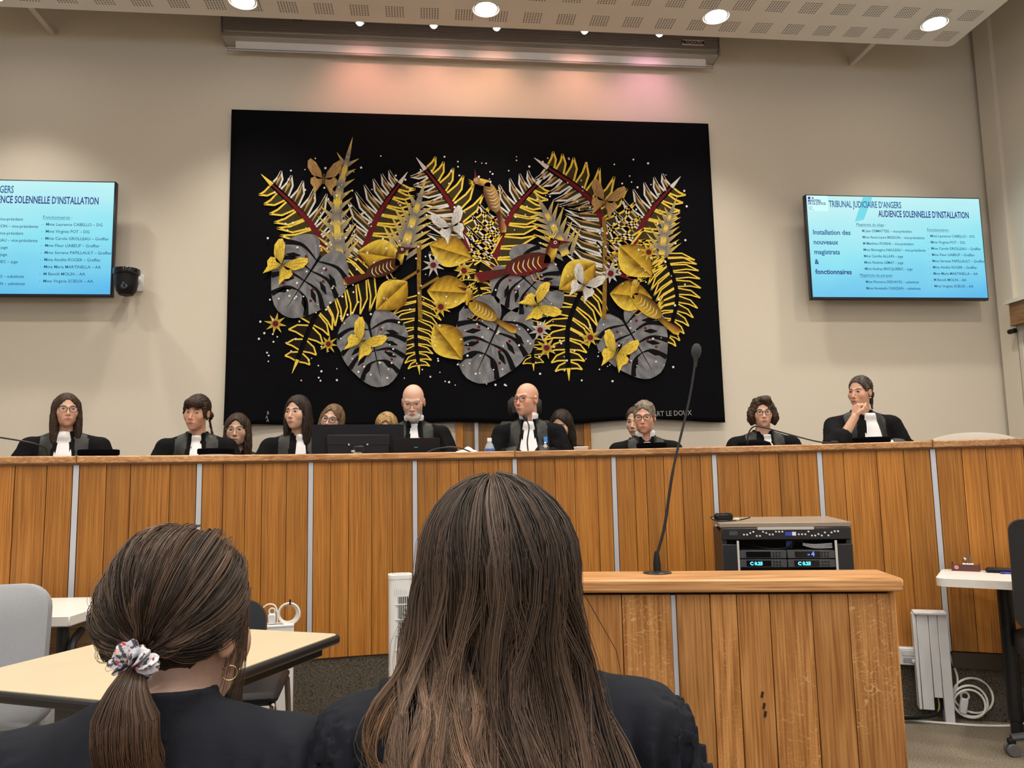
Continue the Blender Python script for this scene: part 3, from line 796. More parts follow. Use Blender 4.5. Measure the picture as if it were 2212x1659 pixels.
# ------------------------------------------------------------------ dais, curved bench
BCX, BCY, BR, BT0, BDT = .2937, -.9324, 5.3295, -.3763, .1036
BH, BZB, DAIS = 1.354, .326, .50
def apt(t, r=0.0): return (BCX+(BR+r)*math.sin(t), BCY+(BR+r)*math.cos(t))
IA, IB = -2, 10
TA, TB = BT0+BDT*IA, BT0+BDT*IB
NA = 72
arcp = [apt(TA+(TB-TA)*k/NA, .012) for k in range(NA+1)]
b = MB(); b.prism(arcp+[(RX, arcp[-1][1]), (RX, WALLY), (LX, WALLY), (LX, arcp[0][1])], 0, BZB); b.f = [f for f in b.f]
struct('dais', b, CARPETD, 'low platform faced with dark speckled carpet under the bench', smooth=False)
arc2 = [apt(TA+(TB-TA)*k/NA, .10) for k in range(NA+1)]
struct('dais_floor', MB().prism(arc2+[(RX, arc2[-1][1]), (RX, WALLY), (LX, WALLY), (LX, arc2[0][1])], BZB, DAIS), CARPET, 'raised carpet floor behind the bench', smooth=False)

bc = apt(BT0+4*BDT)
bench = empty('judges_bench', (bc[0], bc[1], BZB), 0, 'long curved oak bench with grey metal strips across the courtroom', 'bench')
def bl(p, z): return (p[0]-bc[0], p[1]-bc[1], z-BZB)
def arcslab(b, r0, r1, z0, z1, ta, tb, n):
    for k in range(n):
        a0 = ta+(tb-ta)*k/n; a1 = ta+(tb-ta)*(k+1)/n
    P = [apt(ta+(tb-ta)*k/n, r0) for k in range(n+1)]; Q = [apt(ta+(tb-ta)*k/n, r1) for k in range(n+1)]
    vs = []
    for k in range(n+1): vs += [bl(P[k], z0), bl(Q[k], z0), bl(Q[k], z1), bl(P[k], z1)]
    fs = [(0, 1, 2, 3), (4*n+3, 4*n+2, 4*n+1, 4*n)]
    for k in range(n):
        i = 4*k
        for j in range(4): fs.append((i+j, i+4+j, i+4+(j+1) % 4, i+(j+1) % 4)[::-1])
    return b.add(vs, [tuple(reversed(f)) for f in fs])
arcslab(MB(), .024, .055, BZB, BH, TA, TB, 60).build('carcass', mat('bench_core', (.05, .03, .015), .8), bench, angle=30)
arcslab(MB(), .03, .72, 1.215, 1.245, TA, TB, 60).build('worktop', OAKT, bench, angle=30)
arcslab(MB(), .035, .06, 1.245, BH, TA, TB, 60).build('inner_panel', OAK, bench, angle=30)
RAILB = [-2, 0, 4, 8, 10]
for i in range(len(RAILB)-1):
    t0, t1 = BT0+BDT*RAILB[i]+.0002, BT0+BDT*RAILB[i+1]-.0002
    o = arcslab(MB(), -.022, .12, BH, BH+.036, t0, t1, 16).build('rail', OAKT, bench, angle=30)
    md = o.modifiers.new('bev', 'BEVEL'); md.width = .006; md.segments = 2; md.limit_method = 'ANGLE'
    arcslab(MB(), -.014, .02, BH-.007, BH, t0, t1, 16).build('shadow_gap_strip', mat('gap_strip', (.14, .06, .015), .6), bench, angle=30)
rnd = random.Random(5)
plank = MB().box((0, 0, (BH-BZB)/2), (1, .022, BH-BZB-.008), bev=.0018).mesh('plank', False); plank.materials.append(OAK)
strip = MB().box((0, 0, (BH-BZB)/2), (.025, .016, BH-BZB-.006), bev=.001).mesh('metal_strip', False); strip.materials.append(METAL_STRIP)
for i in range(IA, IB+1):
    t = BT0+BDT*i; p = apt(t, .008)
    o = bpy.data.objects.new('metal_strip', strip); COL.objects.link(o); o.parent = bench; o.location = bl(p, BZB); o.rotation_euler = (0, 0, -t)
    if i == IB: break
    n = rnd.choice((5, 5, 6, 4)); ws = [rnd.uniform(.75, 1.35) for _ in range(n)]; tot = sum(ws); half = .0142/BR
    a = t+half; span = BDT-2*half
    for w in ws:
        da = span*w/tot; tm = a+da/2; a += da; pp = apt(tm, .011+rnd.uniform(-.0006, .0006))
        o = bpy.data.objects.new('plank', plank); COL.objects.link(o); o.parent = bench; o.location = bl(pp, BZB); o.rotation_euler = (0, 0, -tm)
        o.scale = (da*BR-.0026, 1, 1)
# dark base board under the right end
b = MB(); arcslab(b, -.012, .02, BZB-.075, BZB, BT0+8.02*BDT, TB, 8)
o = b.build('baseboard_right', mat('dark_baseboard', (.035, .02, .012), .45), None, (bc[0], bc[1], BZB)); tag(o, 'dark brown baseboard under the right end of the bench', None, None, 'structure')

# ------------------------------------------------------------------ witness stand in front
PH = .905
pa = Vector((.10, 2.74)); pbv = Vector((1.50, 2.43)); u = (pbv-pa).normalized(); nrm = Vector((u.y, -u.x))   # nrm points to the camera
pang = math.atan2(u.y, u.x); plen = (pbv-pa).length
stand = empty('witness_stand', (pa.x, pa.y, 0), pang, 'oak witness stand with narrow top ledge in front of the bench', 'witness stand')
o = MB().box((plen/2, .10, PH-.021), (plen+.02, .235, .042), bev=.007).build('top_ledge', OAKT, stand)
MB().box((plen/2, .115, (PH-.042)/2), (plen-.03, .14, PH-.044)).build('carcass', mat('bench_core', (0, 0, 0)), stand)
MB().box((plen-.013, .115, (PH-.05)/2), (.022, .16, PH-.05), bev=.002).build('end_panel', OAKQ, stand)
ws = [.145, .135, .16, .14, .17, .018, .115, .09, .11, .14, .12, .14]; sc_ = (plen-.03)/sum(ws); x = .006
for w in ws:
    w2 = w*sc_
    if w < .05: MB().box((0, 0, 0), (w2*.95, .012, PH-.06), bev=.001).build('metal_strip', METAL_STRIP, stand, (x+w2/2, .027, (PH-.05)/2))
    else: MB().box((0, 0, 0), (w2-.0025, .024, PH-.055), bev=.0018).build('plank', OAKQ, stand, (x+w2/2, .022+rnd.uniform(-.0005, .0005), (PH-.05)/2))
    x += w2
b = MB()
for dz in (0, -.035, -.06): b.tube([(.99-dz*.1, .0095, .53+dz), (.99-dz*.1+.004, .0095, .548+dz)], .0042, 6)
b.build('knot_mark', mat('knot_dark', (.02, .008, .004), .8), stand)

def stand_xy(px, py, z): p = atZ(px, py, z); return p
mp_ = atZ(1420, 1238, PH)
mic = empty('gooseneck_microphone', (mp_.x, mp_.y, PH), 0, 'tall black gooseneck microphone standing on the witness stand', 'microphone')
MB().lathe([(.0, .0), (.048, 0), (.05, .003), (.044, .006), (.014, .009), (.0, .0095)], 28).build('base', mat('mic_base', (.05, .05, .055), .25, .6), mic)
MB().lathe([(.0135, .008), (.0135, .03), (.010, .06), (.0065, .075), (0, .076)], 16).build('socket', BLACKP, mic)
tip = atY(1503, 775, mp_.y)-Vector((mp_.x, mp_.y, PH))
mid1 = atY(1455, 1010, mp_.y)-Vector((mp_.x, mp_.y, PH))
pts = catmull([(0, 0, .06), (mid1.x*.45, 0, mid1.z*.45), tuple(mid1), (tip.x*.8, 0, (mid1.z+tip.z)*.53), tuple(tip)], 10)
MB().tube(pts, [.0052]*(len(pts)//2)+[.0042]*(len(pts)-len(pts)//2), 10).build('neck', BLACKM, mic)
q = MB(); q.T = Matrix.Translation(tip)
q.lathe([(.0055, -.03), (.008, 0), (.0155, .012), (.0185, .028), (.016, .044), (.009, .054), (0, .057)], 18, axis=(.12, 0, 1))
q.build('foam_windscreen', mat('foam_grey', (.035, .038, .042), .95, bump=.5, nscale=400), mic)
# ------------------------------------------------------------------ wall: screens, camera, door, chairs
TVT = ['M Jean DEMATTEIS – vice-président', 'Mme Anne-Laure BRISSON – vice-présidente', 'M Matthieu FIORINI – vice-président', 'Mme Bérengère NAULEAU – vice-présidente',
       'Mme Camille ALLAIN – juge', 'Mme Noémie LEMAY – juge', 'Mme Audrey BRICQUEBEC – juge']
TVP = ['Mme Florence DESHAYES – substitute', 'Mme Annabelle CANZIAN – substitute']
TVF = ['Mme Laurence CABELLO – DG', 'Mme Virginie POT – DG', 'Mme Carole GROLLEAU – Greffier', 'Mme Fleur LIABEUF – Greffier', 'Mme Servane PAPILLAULT – Greffier',
       'Mme Amélie ROGER – Greffier', 'Mme Maria MARTINELLA – AA', 'M Benoît MOLIN – AA', 'Mme Virginie SCIEUX – AA']
def screen_mat():
    m = bpy.data.materials.new('screen_slide'); nt, N, L = nodes_of(m); b = N['Principled BSDF']
    tc = N.new('ShaderNodeTexCoord'); sp = N.new('ShaderNodeSeparateXYZ'); L.new(tc.outputs['Generated'], sp.inputs[0])
    nz = N.new('ShaderNodeTexNoise'); nz.inputs['Scale'].default_value = 2.2; L.new(tc.outputs['Generated'], nz.inputs['Vector'])
    a = N.new('ShaderNodeMath'); a.operation = 'MULTIPLY_ADD'; a.inputs[1].default_value = .75; L.new(sp.outputs['Z'], a.inputs[0])
    c = N.new('ShaderNodeMath'); c.operation = 'MULTIPLY_ADD'; c.inputs[1].default_value = -.16; L.new(sp.outputs['X'], c.inputs[0]); L.new(a.outputs[0], c.inputs[2])
    a.inputs[2].default_value = .1
    d = N.new('ShaderNodeMath'); d.operation = 'MULTIPLY_ADD'; d.inputs[1].default_value = .3; L.new(nz.outputs['Fac'], d.inputs[0]); L.new(c.outputs[0], d.inputs[2])
    rp = N.new('ShaderNodeValToRGB'); e = rp.color_ramp.elements
    e[0].position = .12; e[0].color = (.10, .50, .86, 1); e[1].position = .9; e[1].color = (.56, .93, .95, 1); x = e.new(.5); x.color = (.27, .80, .93, 1)
    L.new(d.outputs[0], rp.inputs['Fac']); L.new(rp.outputs[0], b.inputs['Emission Color']); b.inputs['Emission Strength'].default_value = .95
    b.inputs['Base Color'].default_value = (.01, .01, .012, 1); b.inputs['Roughness'].default_value = .25
    return m
SCREENM = screen_mat()
def em(name, c, s=1.0): return mat(name, (.0, .0, .0), .6, emit=c, estr=s)
TX1, TX2, TX3 = em('slide_text_teal', (.012, .13, .32)), em('slide_text_navy', (.004, .015, .22)), em('slide_text_small', (.01, .09, .20))
def television(cx, cz, label):
    W_, H_ = 1.664, .945
    e = empty('television', (cx, 6.40, cz), 0, label, 'television', 'wall televisions showing the slide')
    o = MB().box((0, .03, 0), (W_, .05, H_), bev=.006).build('casing', mat('tv_casing', (.010, .011, .02), .35), e)
    s = MB().box((0, .004, .006), (W_-.028, .004, H_-.034)).build('display', SCREENM, e)
    y = .0015
    def tx(body, u, v, h, m, sx=.9, bold=0.0, name='slide_text'):
        me = text_mesh(body, h, name, sx, bold=bold, extrude=.0002)
        link_mesh(name, me, m, s, (-W_/2+u*W_, y, H_/2-v*H_), (math.pi/2, 0, 0)); return me
    tx('TRIBUNAL JUDICIAIRE D’ANGERS', .130, .118, .084, TX1, .545, .0016, 'slide_title')
    tx('AUDIENCE SOLENNELLE D’INSTALLATION', .405, .205, .084, TX2, .54, .0016, 'slide_title')
    for k, (l, m) in enumerate((('Installation des', TX1), ('nouveaux', TX1), ('magistrats', TX1), ('&', TX2), ('fonctionnaires', TX2))):
        tx(l, .030, .384+.094*k, .062, m, .94, .0014, 'slide_heading')
    tx('Magistrats du siège :', .275, .295, .036, TX3, .95)
    for k, l in enumerate(TVT): tx(l, .305, .355+.0605*k, .034, TX3, .93, .0003)
    tx('Magistrats du parquet :', .275, .780, .036, TX3, .95)
    for k, l in enumerate(TVP): tx(l, .305, .842+.061*k, .034, TX3, .93, .0003)
    tx('Fonctionnaires :', .675, .335, .036, TX3, .95)
    for k, l in enumerate(TVF): tx('-', .672, .395+.0605*k, .034, TX3); tx(l, .690, .395+.0605*k, .034, TX3, .96, .0003)
    for (u0, u1, v) in ((.275, .43, .302), (.275, .455, .787), (.675, .80, .342)):
        MB().box((0, 0, 0), ((u1-u0)*W_, .0004, .0022)).build('slide_rule', TX3, s, (-W_/2+(u0+u1)/2*W_, y, H_/2-v*H_))
    MB().box((0, 0, 0), (.19, .0006, .14)).build('slide_logo_card', em('slide_white', (.62, .97, .97)), s, (-W_/2+.068*W_, .0018, H_/2-.085*H_))
    MB().box((0, 0, 0), (.022, .0006, .022)).build('slide_flag_mark', TX2, s, (-W_/2+.022*W_, .001, H_/2-.035*H_))
    MB().box((0, 0, 0), (.016, .0006, .018)).build('slide_flag_mark', em('slide_red', (.35, .12, .3)), s, (-W_/2+.042*W_, .001, H_/2-.035*H_))
    tx('MINISTÈRE', .014, .072, .030, TX2, .85, .0008); tx('DE LA JUSTICE', .014, .098, .030, TX2, .85, .0008)
    for k, l in enumerate(('Liberté', 'Égalité', 'Fraternité')): tx(l, .016, .122+.015*k, .014, TX3)
    b = MB(); b.add([(-.29, 0, .463), (-.20, 0, .463), (-.30, 0, .25), (-.385, 0, .23)], [(0, 1, 2, 3)]); b.build('slide_ribbon', em('slide_aqua', (.16, .68, .80)), s, (0, .0017, 0))
    b = MB(); b.box((0, .10, 0), (.5, .1, .36)); b.box((0, .18, 0), (.28, .07, .28)); b.build('wall_mount', BLACKM, e)
    return e
television(4.178, 3.195, 'wall television at right of the tapestry showing the whole blue slide')
television(-3.272, 3.188, 'wall television at left of the tapestry, cut by the picture edge')

# dome camera on the wall
p = atY(273, 612, 6.36)
dc = empty('dome_camera', (p.x, 6.36, p.z), 0, 'black dome camera on a bracket beside the left television', 'camera')
GLOSSB = mat('gloss_black', (.008, .008, .011), .12)
MB().lathe([(.0, .11), (.098, .11), (.10, .10), (.10, .075), (.092, .068), (.0, .067)], 28).build('cap', GLOSSB, dc)
MB().lathe([(.085, .068), (.083, -.02), (.074, -.06), (.05, -.095), (.0, -.108)], 28).build('body', BLACKP, dc)
b = MB(); b.lathe([(.03, 0), (.03, .012), (.02, .016), (.0, .01)], 20, (0.012, -.074, -.04), (.1, -1, -.1)); b.build('lens', GLOSSB, dc)
b = MB(); b.tube([(0, .05, .08), (0, .23, .08)], .03, 12); b.box((0, .232, .06), (.1, .014, .14), bev=.004); b.build('bracket', WHITEP, dc)
p = atY(1985, 900, 6.59)

# wooden door and frame below the tapestry
DX0, DX1 = atY(985, 935, 6.56).x, atY(1277, 940, 6.56).x
dr = empty('door_1', ((DX0+DX1)/2, 6.59, DAIS)); tag(dr, 'brown wooden door behind the tapestry and the presiding judge', None, None, 'structure')
dw = DX1-DX0; DW = wood('door_wood', (.16, .075, .02), (.24, .12, .04), (.30, .16, .06))
MB().box((0, 0, 1.0), (dw-.12, .02, 2.0)).build('door_leaf', DW, dr)
for s in (-1, 1): MB().box((s*(dw/2-.03), -.01, 1.02), (.06, .03, 2.04), bev=.004).build('door_frame', OAK, dr)
MB().box((0, -.01, 2.06), (dw, .03, .06), bev=.004).build('door_frame', OAK, dr)
MB().box((-dw/2+.17, -.02, 1.0), (.03, .012, 2.0)).build('edge_strip', METAL_STRIP, dr)
hb = MB(); hb.box((-dw/2+.30, -.02, .93), (.045, .014, .2), bev=.003); hb.tube([(-dw/2+.30, -.03, .98), (-dw/2+.30, -.04, .98), (-dw/2+.41, -.04, .98)], .009, 8); hb.build('door_handle', BLACKM, dr)

# ------------------------------------------------------------------ things on the bench
WT = 1.245
def on_bench(px, back):
    """point on the worktop seen at picture column px, `back` metres behind the bench front"""
    lo, hi = TA, TB
    for _ in range(40):
        m = (lo+hi)/2; q = apt(m, back); v = CAMM.transposed() @ (Vector((q[0], q[1], 1.35))-Vector((0, 0, EYE)))
        if IMW/2+FPX*v.x/-v.z < px: lo = m
        else: hi = m
    return Vector((*apt(m, back), WT)), m
def thing_at(name, px, back, label, cat, group=None, turn=0.0):
    p, t = on_bench(px, back); return empty(name, p, -t+turn, label, cat, group), t
# monitor seen from behind
mo, _ = thing_at('computer_monitor', 774, .30, 'black computer monitor seen from behind on the bench', 'monitor', None, .02)
MB().prism(rrect(.525, .315, .008, 3), 0, .018).build('panel', mat('monitor_black', (.006, .006, .010), .55, spec=.2), mo, (0, .01, .165), (math.pi/2, 0, 0))
b = MB(); b.box((0, -.018, .18), (.36, .02, .17), bev=.008); b.build('rear_shell', BLACKP, mo)
MB().box((0, -.03, .21), (.34, .004, .004)).build('groove', mat('groove_black', (.003, .003, .003), .6), mo)
for (x, z) in ((-.055, .205), (.05, .205), (-.06, .115)): MB().lathe([(0, 0), (.006, .001), (.005, .004), (0, .005)], 10, (x, -.029, z), (0, -1, 0)).build('screw', CHROME, mo)
MB().box((0, -.045, .10), (.07, .03, .2), bev=.01).build('stand_column', BLACKP, mo)
MB().box((0, -.02, .006), (.24, .18, .012), bev=.005).build('stand_base', BLACKP, mo)
wc, _ = thing_at('webcam', 772, .19, 'small silver webcam behind the computer monitor', 'webcam')
MB().prism(rrect(.052, .032, .01, 4), -.012, .012).build('body', mat('webcam_silver', (.4, .4, .42), .3, .6), wc, (0, 0, .142), (math.pi/2, 0, 0))
MB().lathe([(.012, 0), (.012, .006), (.008, .007), (0, .004)], 16, (.006, -.012, .142), (0, -1, 0)).build('lens', GLOSSB, wc)
MB().box((-.024, .0, .165), (.02, .012, .012)).build('clip', CHROME, wc)
b = MB(); b.tube([(0, 0, .128), (0, 0, .01)], .005, 8); b.lathe([(.03, 0), (.03, .006), (.01, .01), (0, .01)], 16); b.build('foot', BLACKP, wc)
# laptop
lt, _ = thing_at('laptop', 900, .26, 'open black laptop with a green light, in front of the bearded judge', 'laptop')
o = MB().prism(rrect(.268, .205, .008, 3), 0, .008).build('lid', BLACKP, lt, (0, .0, .137), (math.radians(98), 0, 0))
MB().box((0, 0, 0), (.02, .01, .001)).build('green_light', em('green_led', (.05, .9, .35), 1.6), lt, (-.004, -.0115, .185), (math.radians(8), 0, 0))
MB().box((0, .13, .02), (.268, .22, .036), bev=.004).build('keyboard_base', BLACKP, lt)
# plastic bottle
bo, _ = thing_at('water_bottle', 1058, .22, 'small clear plastic water bottle on the bench', 'bottle')
PLAST = mat('clear_plastic', (.75, .85, .95), .08, alpha=.35, spec=.7)
MB().lathe([(.0, 0), (.028, 0), (.031, .006), (.031, .02), (.029, .024), (.031, .028), (.031, .06), (.029, .065), (.031, .07), (.031, .135), (.029, .15), (.022, .17), (.012, .184), (.011, .19)], 20).build('bottle_body', PLAST, bo)
MB().lathe([(.0315, .105), (.0315, .150)], 20).build('bottle_label', mat('bottle_label', (.06, .13, .35), .4), bo)
MB().lathe([(.0285, .004), (.0285, .09), (0, .0905)], 20).build('water', mat('water_in_bottle', (.25, .45, .75), .05, alpha=.4), bo)
bo.scale = (1, 1, 1.12)
MB().lathe([(.0135, .187), (.0138, .204), (.012, .206), (0, .206)], 18).build('bottle_cap', mat('cap_white', (.8, .82, .86), .4), bo)
# cup
cu, _ = thing_at('paper_cup', 1256, .24, 'white paper cup on the bench right of the presiding judge', 'cup')
MB().lathe([(0, 0), (.028, 0), (.043, .165), (.045, .168), (.043, .171), (.04, .162), (.026, .01), (0, .01)], 22).build('cup_wall', mat('paper_white', (.82, .77, .7), .7), cu)
# papers, tissue
pp, _ = thing_at('paper_stack', 1003, .23, 'stack of papers with a crumpled tissue on top', 'papers')
for k in range(5): MB().box((rnd.uniform(-.01, .01), rnd.uniform(-.01, .01), .072+.011*k), (.23, .1, .010), rnd.uniform(-.04, .04)).build('sheets', mat('paper_pile', (.74, .66, .62), .8), pp)
MB().box((0, .02, .033), (.25, .14, .066), bev=.004).build('box_file', mat('file_grey', (.2, .19, .2), .7), pp)
ti, _ = thing_at('crumpled_tissue', 1012, .24, 'crumpled white tissue lying on the papers', 'tissue')
b = MB(); b.ball((0, 0, 0), (.062, .04, .026), 16, 10); b.v = [(x*(1+.25*math.sin(90*x+50*z)), y*(1+.2*math.sin(70*y)), z*(1+.35*math.sin(75*x+2)*math.cos(60*y))) for x, y, z in b.v]
b.build('tissue', mat('tissue_white', (.85, .8, .72), .9), ti, (0, 0, .150), smooth=False)
# judges' flat caps
VELV = mat('black_velvet', (.003, .003, .004), 1.0, spec=.03)
CREAMF = mat('white_band', (.75, .74, .74), .7)
for (px, bk, r, h, lab, band) in ((212, .26, .098, .185, 'flat black velvet cap on the bench beside the leftmost judge', 0), (466, .26, .096, .188, 'flat black velvet cap with white band before the judge with fringe', 1),
                            (1408, .26, .088, .185, 'flat black cap on the bench before the judge with grey hair', 0), (1630, .27, .10, .19, 'domed black velvet cap before the curly haired judge', 2),
                            (1884, .26, .10, .182, 'flat black velvet cap before the judge resting her chin', 0)):
    e, _ = thing_at('judge_cap', px, bk, lab, 'cap', 'flat black caps on the bench')
    if band == 2: MB().lathe([(0, 0), (r*.9, 0), (r*.92, h-.045), (r, h-.04), (r*.9, h-.018), (r*.5, h-.004), (0, h)], 28).build('crown', VELV, e)
    else: MB().lathe([(0, 0), (r*.9, 0), (r*.92, h-.03), (r, h-.026), (r, h-.004), (r*.96, h), (0, h)], 28).build('crown', VELV, e)
    MB().lathe([(r*.905, .005), (r*.925, h-.05 if band != 1 else h-.032)], 28).build('band', CREAMF if band == 1 else mat('braid_dark', (.006, .006, .007), .8, spec=.1), e)
# gooseneck microphones on the bench
def goose(px, back, pts, lab, head=True):
    e, t = thing_at('bench_microphone', px, back, lab, 'microphone', 'gooseneck microphones on the bench')
    MB().box((0, 0, .012), (.10, .13, .024), bev=.006).build('base', BLACKP, e)
    c = catmull(pts, 10); MB().tube(c, .0042, 8).build('neck', BLACKM, e)
    d = (c[-1]-c[-3]).normalized(); b = MB(); b.lathe([(.005, -.01), (.010, .0), (.0125, .018), (.010, .032), (0, .037)], 14, tuple(c[-1]), tuple(d)); b.build('capsule', BLACKP, e)
goose(1141, .20, [(0, 0, .02), (0.005, -.01, .10), (-.004, -.012, .20), (.010, .01, .29), (-.004, .03, .335)], 'short black microphone in front of the presiding judge')
goose(104, .20, [(0, 0, .02), (0, -.005, .10), (-.006, -.01, .165), (-.03, -.02, .20), (-.12, -.05, .225), (-.27, -.08, .25)], 'black gooseneck microphone bent toward the picture edge at far left')
goose(1618, .19, [(-.0, 0, .02), (-.005, 0, .12), (0, 0, .21), (.03, -.01, .258), (.08, -.02, .255), (.2, -.04, .215), (.36, -.06, .165), (.44, -.06, .155)], 'arched gooseneck microphone between the two judges at right')
goose(1035, .19, [(0, 0, .02), (-.01, -.01, .11), (-.05, -.02, .15), (-.14, -.03, .178), (-.24, -.03, .172), (-.32, -.03, .14)], 'low arched black gooseneck microphone before the bearded judge')
# ------------------------------------------------------------------ people on the bench
def seat(px, py, back, off, P):
    """world head centre from the head top seen at (px, py), seated `back` metres behind the bench front"""
    q, t = on_bench(px, back); w = atY(px, py, q.y); hs = P['hs']
    return (w.x, w.y, w.z-off*hs), t
def judge(px, py, back, off, look, P, label, body_turn=0.0):
    loc, t = seat(px, py, back, off, P); al = math.atan2(loc[0], loc[1]); rz = -t*.7+body_turn
    P['hy'] = (-al+look)-rz
    P.setdefault('seed', px*.37)
    return person(P, loc, rz, label, DAIS)
BRN = (.040, .024, .016)
judge(145, 840, .90, .140, .10, dict(hs=.80, hair='long', hcol=BRN, len=.24, vol=.008, fw=.070, hx=-.03, hext=((-.13, .13), (-.14, .16), (-.27, .16)), skin=(.60, .36, .25), jabot=dict(w0=.026, w1=.052, z0=-.17),
      glasses=dict(name='dark_oval', col=(.03, .02, .03), sq=.75, r=.0017), earring=(1,), gaze=(.25, -.1)), 'person in black robe with long brown hair and glasses, leftmost at the bench')
p2h = hand_caps((-.02, -.30, -.40), (-.6, -.3, .55), (0, -.4, -1), (.3, .3, .9), (.5, .5, .55, .6), .85)
judge(428, 845, .90, .140, -.42, dict(hs=.88, hair='back', hcol=(.032, .018, .012), bangs=True, tail=(.09, -.19), tr=.010, hx=.10, hr=.10, skin=(.58, .33, .23), jabot=dict(w0=.024, w1=.036, z0=-.185, z1=-.36), gaze=(.7, 0), earring=(1,),
      armL=((.178, .03, -.262), (.235, -.03, -.46), (.02, -.28, -.405)), hands=[hand_caps((.02, -.28, -.395), (-.75, -.25, .35), (0, -.6, -.6), (0, 0, 1), (.35, .4, .45, .5), .85)]),
      'person in black robe with dark fringe and hair tied back')
judge(646, 848, .90, .139, -.52, dict(hs=.88, hair='long', hcol=(.022, .013, .010), len=.22, vol=.010, fw=.074, hext=((-.13, .13), (-.14, .18), (-.25, .16)), hx=.0, skin=(.60, .38, .28), jabot=dict(w0=.022, w1=.042, z0=-.18, x=.012), gaze=(-.2, 0),
      brow=(.02, .012, .01), lid=.0045), 'person in black robe with long dark hair looking aside, left of the monitor')
judge(894, 828, .90, .123, -.10, dict(hs=.94, male=True, beard=(.62, .58, .54), hx=.30, skin=(.66, .40, .30), red=.5, shirt=True, jabot=dict(w0=.022, w1=.045, z0=-.19, z1=-.46), lid=.0028, brow=(.35, .3, .26), browk=.6,
      glasses=dict(name='thin_metal', col=(.25, .2, .17), metal=.6, r=.0011, bar=True, w=.027, h=.021, sq=.9, z=-.004), fringe=.4, broad=1.03), 'bald person with white beard and glasses looking down, in black robe')
PP = dict(hs=.93, male=True, hx=.0, skin=(.64, .36, .26), red=.6, shirt=True, jabot=dict(w0=.030, w1=.062, z0=-.185, z1=-.5), stubble=.35, brow=(.10, .06, .045), browk=.7, lid=.0058,
      glasses=dict(name='tortoise', col=(.07, .02, .012), r=.0017, w=.025, h=.018, sq=.75), gaze=(.35, -.05), broad=1.05, seed=3.0, fringe=.25)
pres = judge(1140, 826, .90, .123, -.62, PP, 'bald person with glasses and blue medal, presiding at the bench centre', -.12)
# medal on the presiding judge's robe
fr = MB(); mx = .118
P_f = None
m1 = MB().prism([(-.013, -.0), (.013, 0), (.013, .036), (-.013, .036)], 0, .003); m1.prism([(-.013, 0), (0, -.010), (.013, 0)], 0, .003)
med = m1.build('medal_ribbon', mat('ribbon_blue', (.03, .22, .62), .6), pres, (.112, PP['_front'](.112, -.325, .012), -.325), (math.pi/2-.12, 0, .30))
m2 = MB()
for k in range(6):
    a = k*math.pi/3; m2.prism([(.004*math.cos(a-.5), .004*math.sin(a-.5)), (.015*math.cos(a-.25), .015*math.sin(a-.25)), (.015*math.cos(a+.25), .015*math.sin(a+.25)), (.004*math.cos(a+.5), .004*math.sin(a+.5))], 0, .003)
m2.lathe([(0, 0), (.007, .0), (.006, .005), (0, .0055)], 12); m2.lathe([(.004, .0), (.007, .001), (.004, .003)], 12, (0, .021, 0))
m2.build('medal_star', mat('silver_medal', (.8, .8, .8), .35, .2), pres, (.112, PP['_front'](.112, -.362, .014), -.362), (math.pi/2, 0, .30))
judge(1392, 862, .90, .133, -.14, dict(hs=.88, male=True, hair='short', hcol=(.17, .145, .115), hx=.06, skin=(.62, .35, .25), red=.5, stubble=.2, lid=.0026, shirt=True, jabot=dict(w0=.028, w1=.040, z0=-.205, z1=-.36),
      glasses=dict(name='dark_horn', col=(.02, .014, .012), r=.0019, w=.026, h=.017, sq=.65), broad=1.04, brow=(.12, .1, .08)), 'person in black robe with short grey hair and dark glasses')
judge(1645, 848, .90, .150, .10, dict(hs=.80, hair='curly', hcol=(.045, .028, .018), hx=.02, skin=(.64, .40, .29), jabot=dict(w0=.022, w1=.038, z0=-.19, z1=-.42, x=.012), vneck=.04,
      glasses=dict(name='round_black', col=(.008, .008, .01), r=.0019, w=.022, h=.0195, sq=1.0), lip=(.36, .13, .12)), 'person in black robe with brown curly bob and round black glasses')
# judge resting her chin on her hand
P13 = dict(hs=.82, hair='back', hcol=(.035, .024, .02), streak=(.16, .13, .11), tail=(.04, -.13), hx=.06, hr=.06, skin=(.60, .36, .25), jabot=dict(w0=.030, w1=.056, z0=-.185, z1=-.46, x=.03), earring=(1,), gaze=(-.1, 0), fh=.122,
           armR=((-.178, .03, -.262), (-.215, -.16, -.40), (-.10, -.165, -.215)), cuff=-1, seed=2.2, red=.45)
loc, t = seat(1858, 806, .90, .132, P13); al = math.atan2(loc[0], loc[1]); rz = -t*.7+.05; P13['hy'] = (-al-.50)-rz
P13['hands'] = [hand_caps((-.10, -.165, -.215), (.25, .10, .95), (.9, .35, -.2), (.45, -.9, .0), (1.15, 1.2, 1.25, 1.3), .92, .3)]
person(P13, loc, rz, 'person in black robe resting chin on raised hand, rightmost at the bench', DAIS)
CLK = ((.162, .03, -.262), (.185, -.05, -.48), (.08, -.25, -.52))
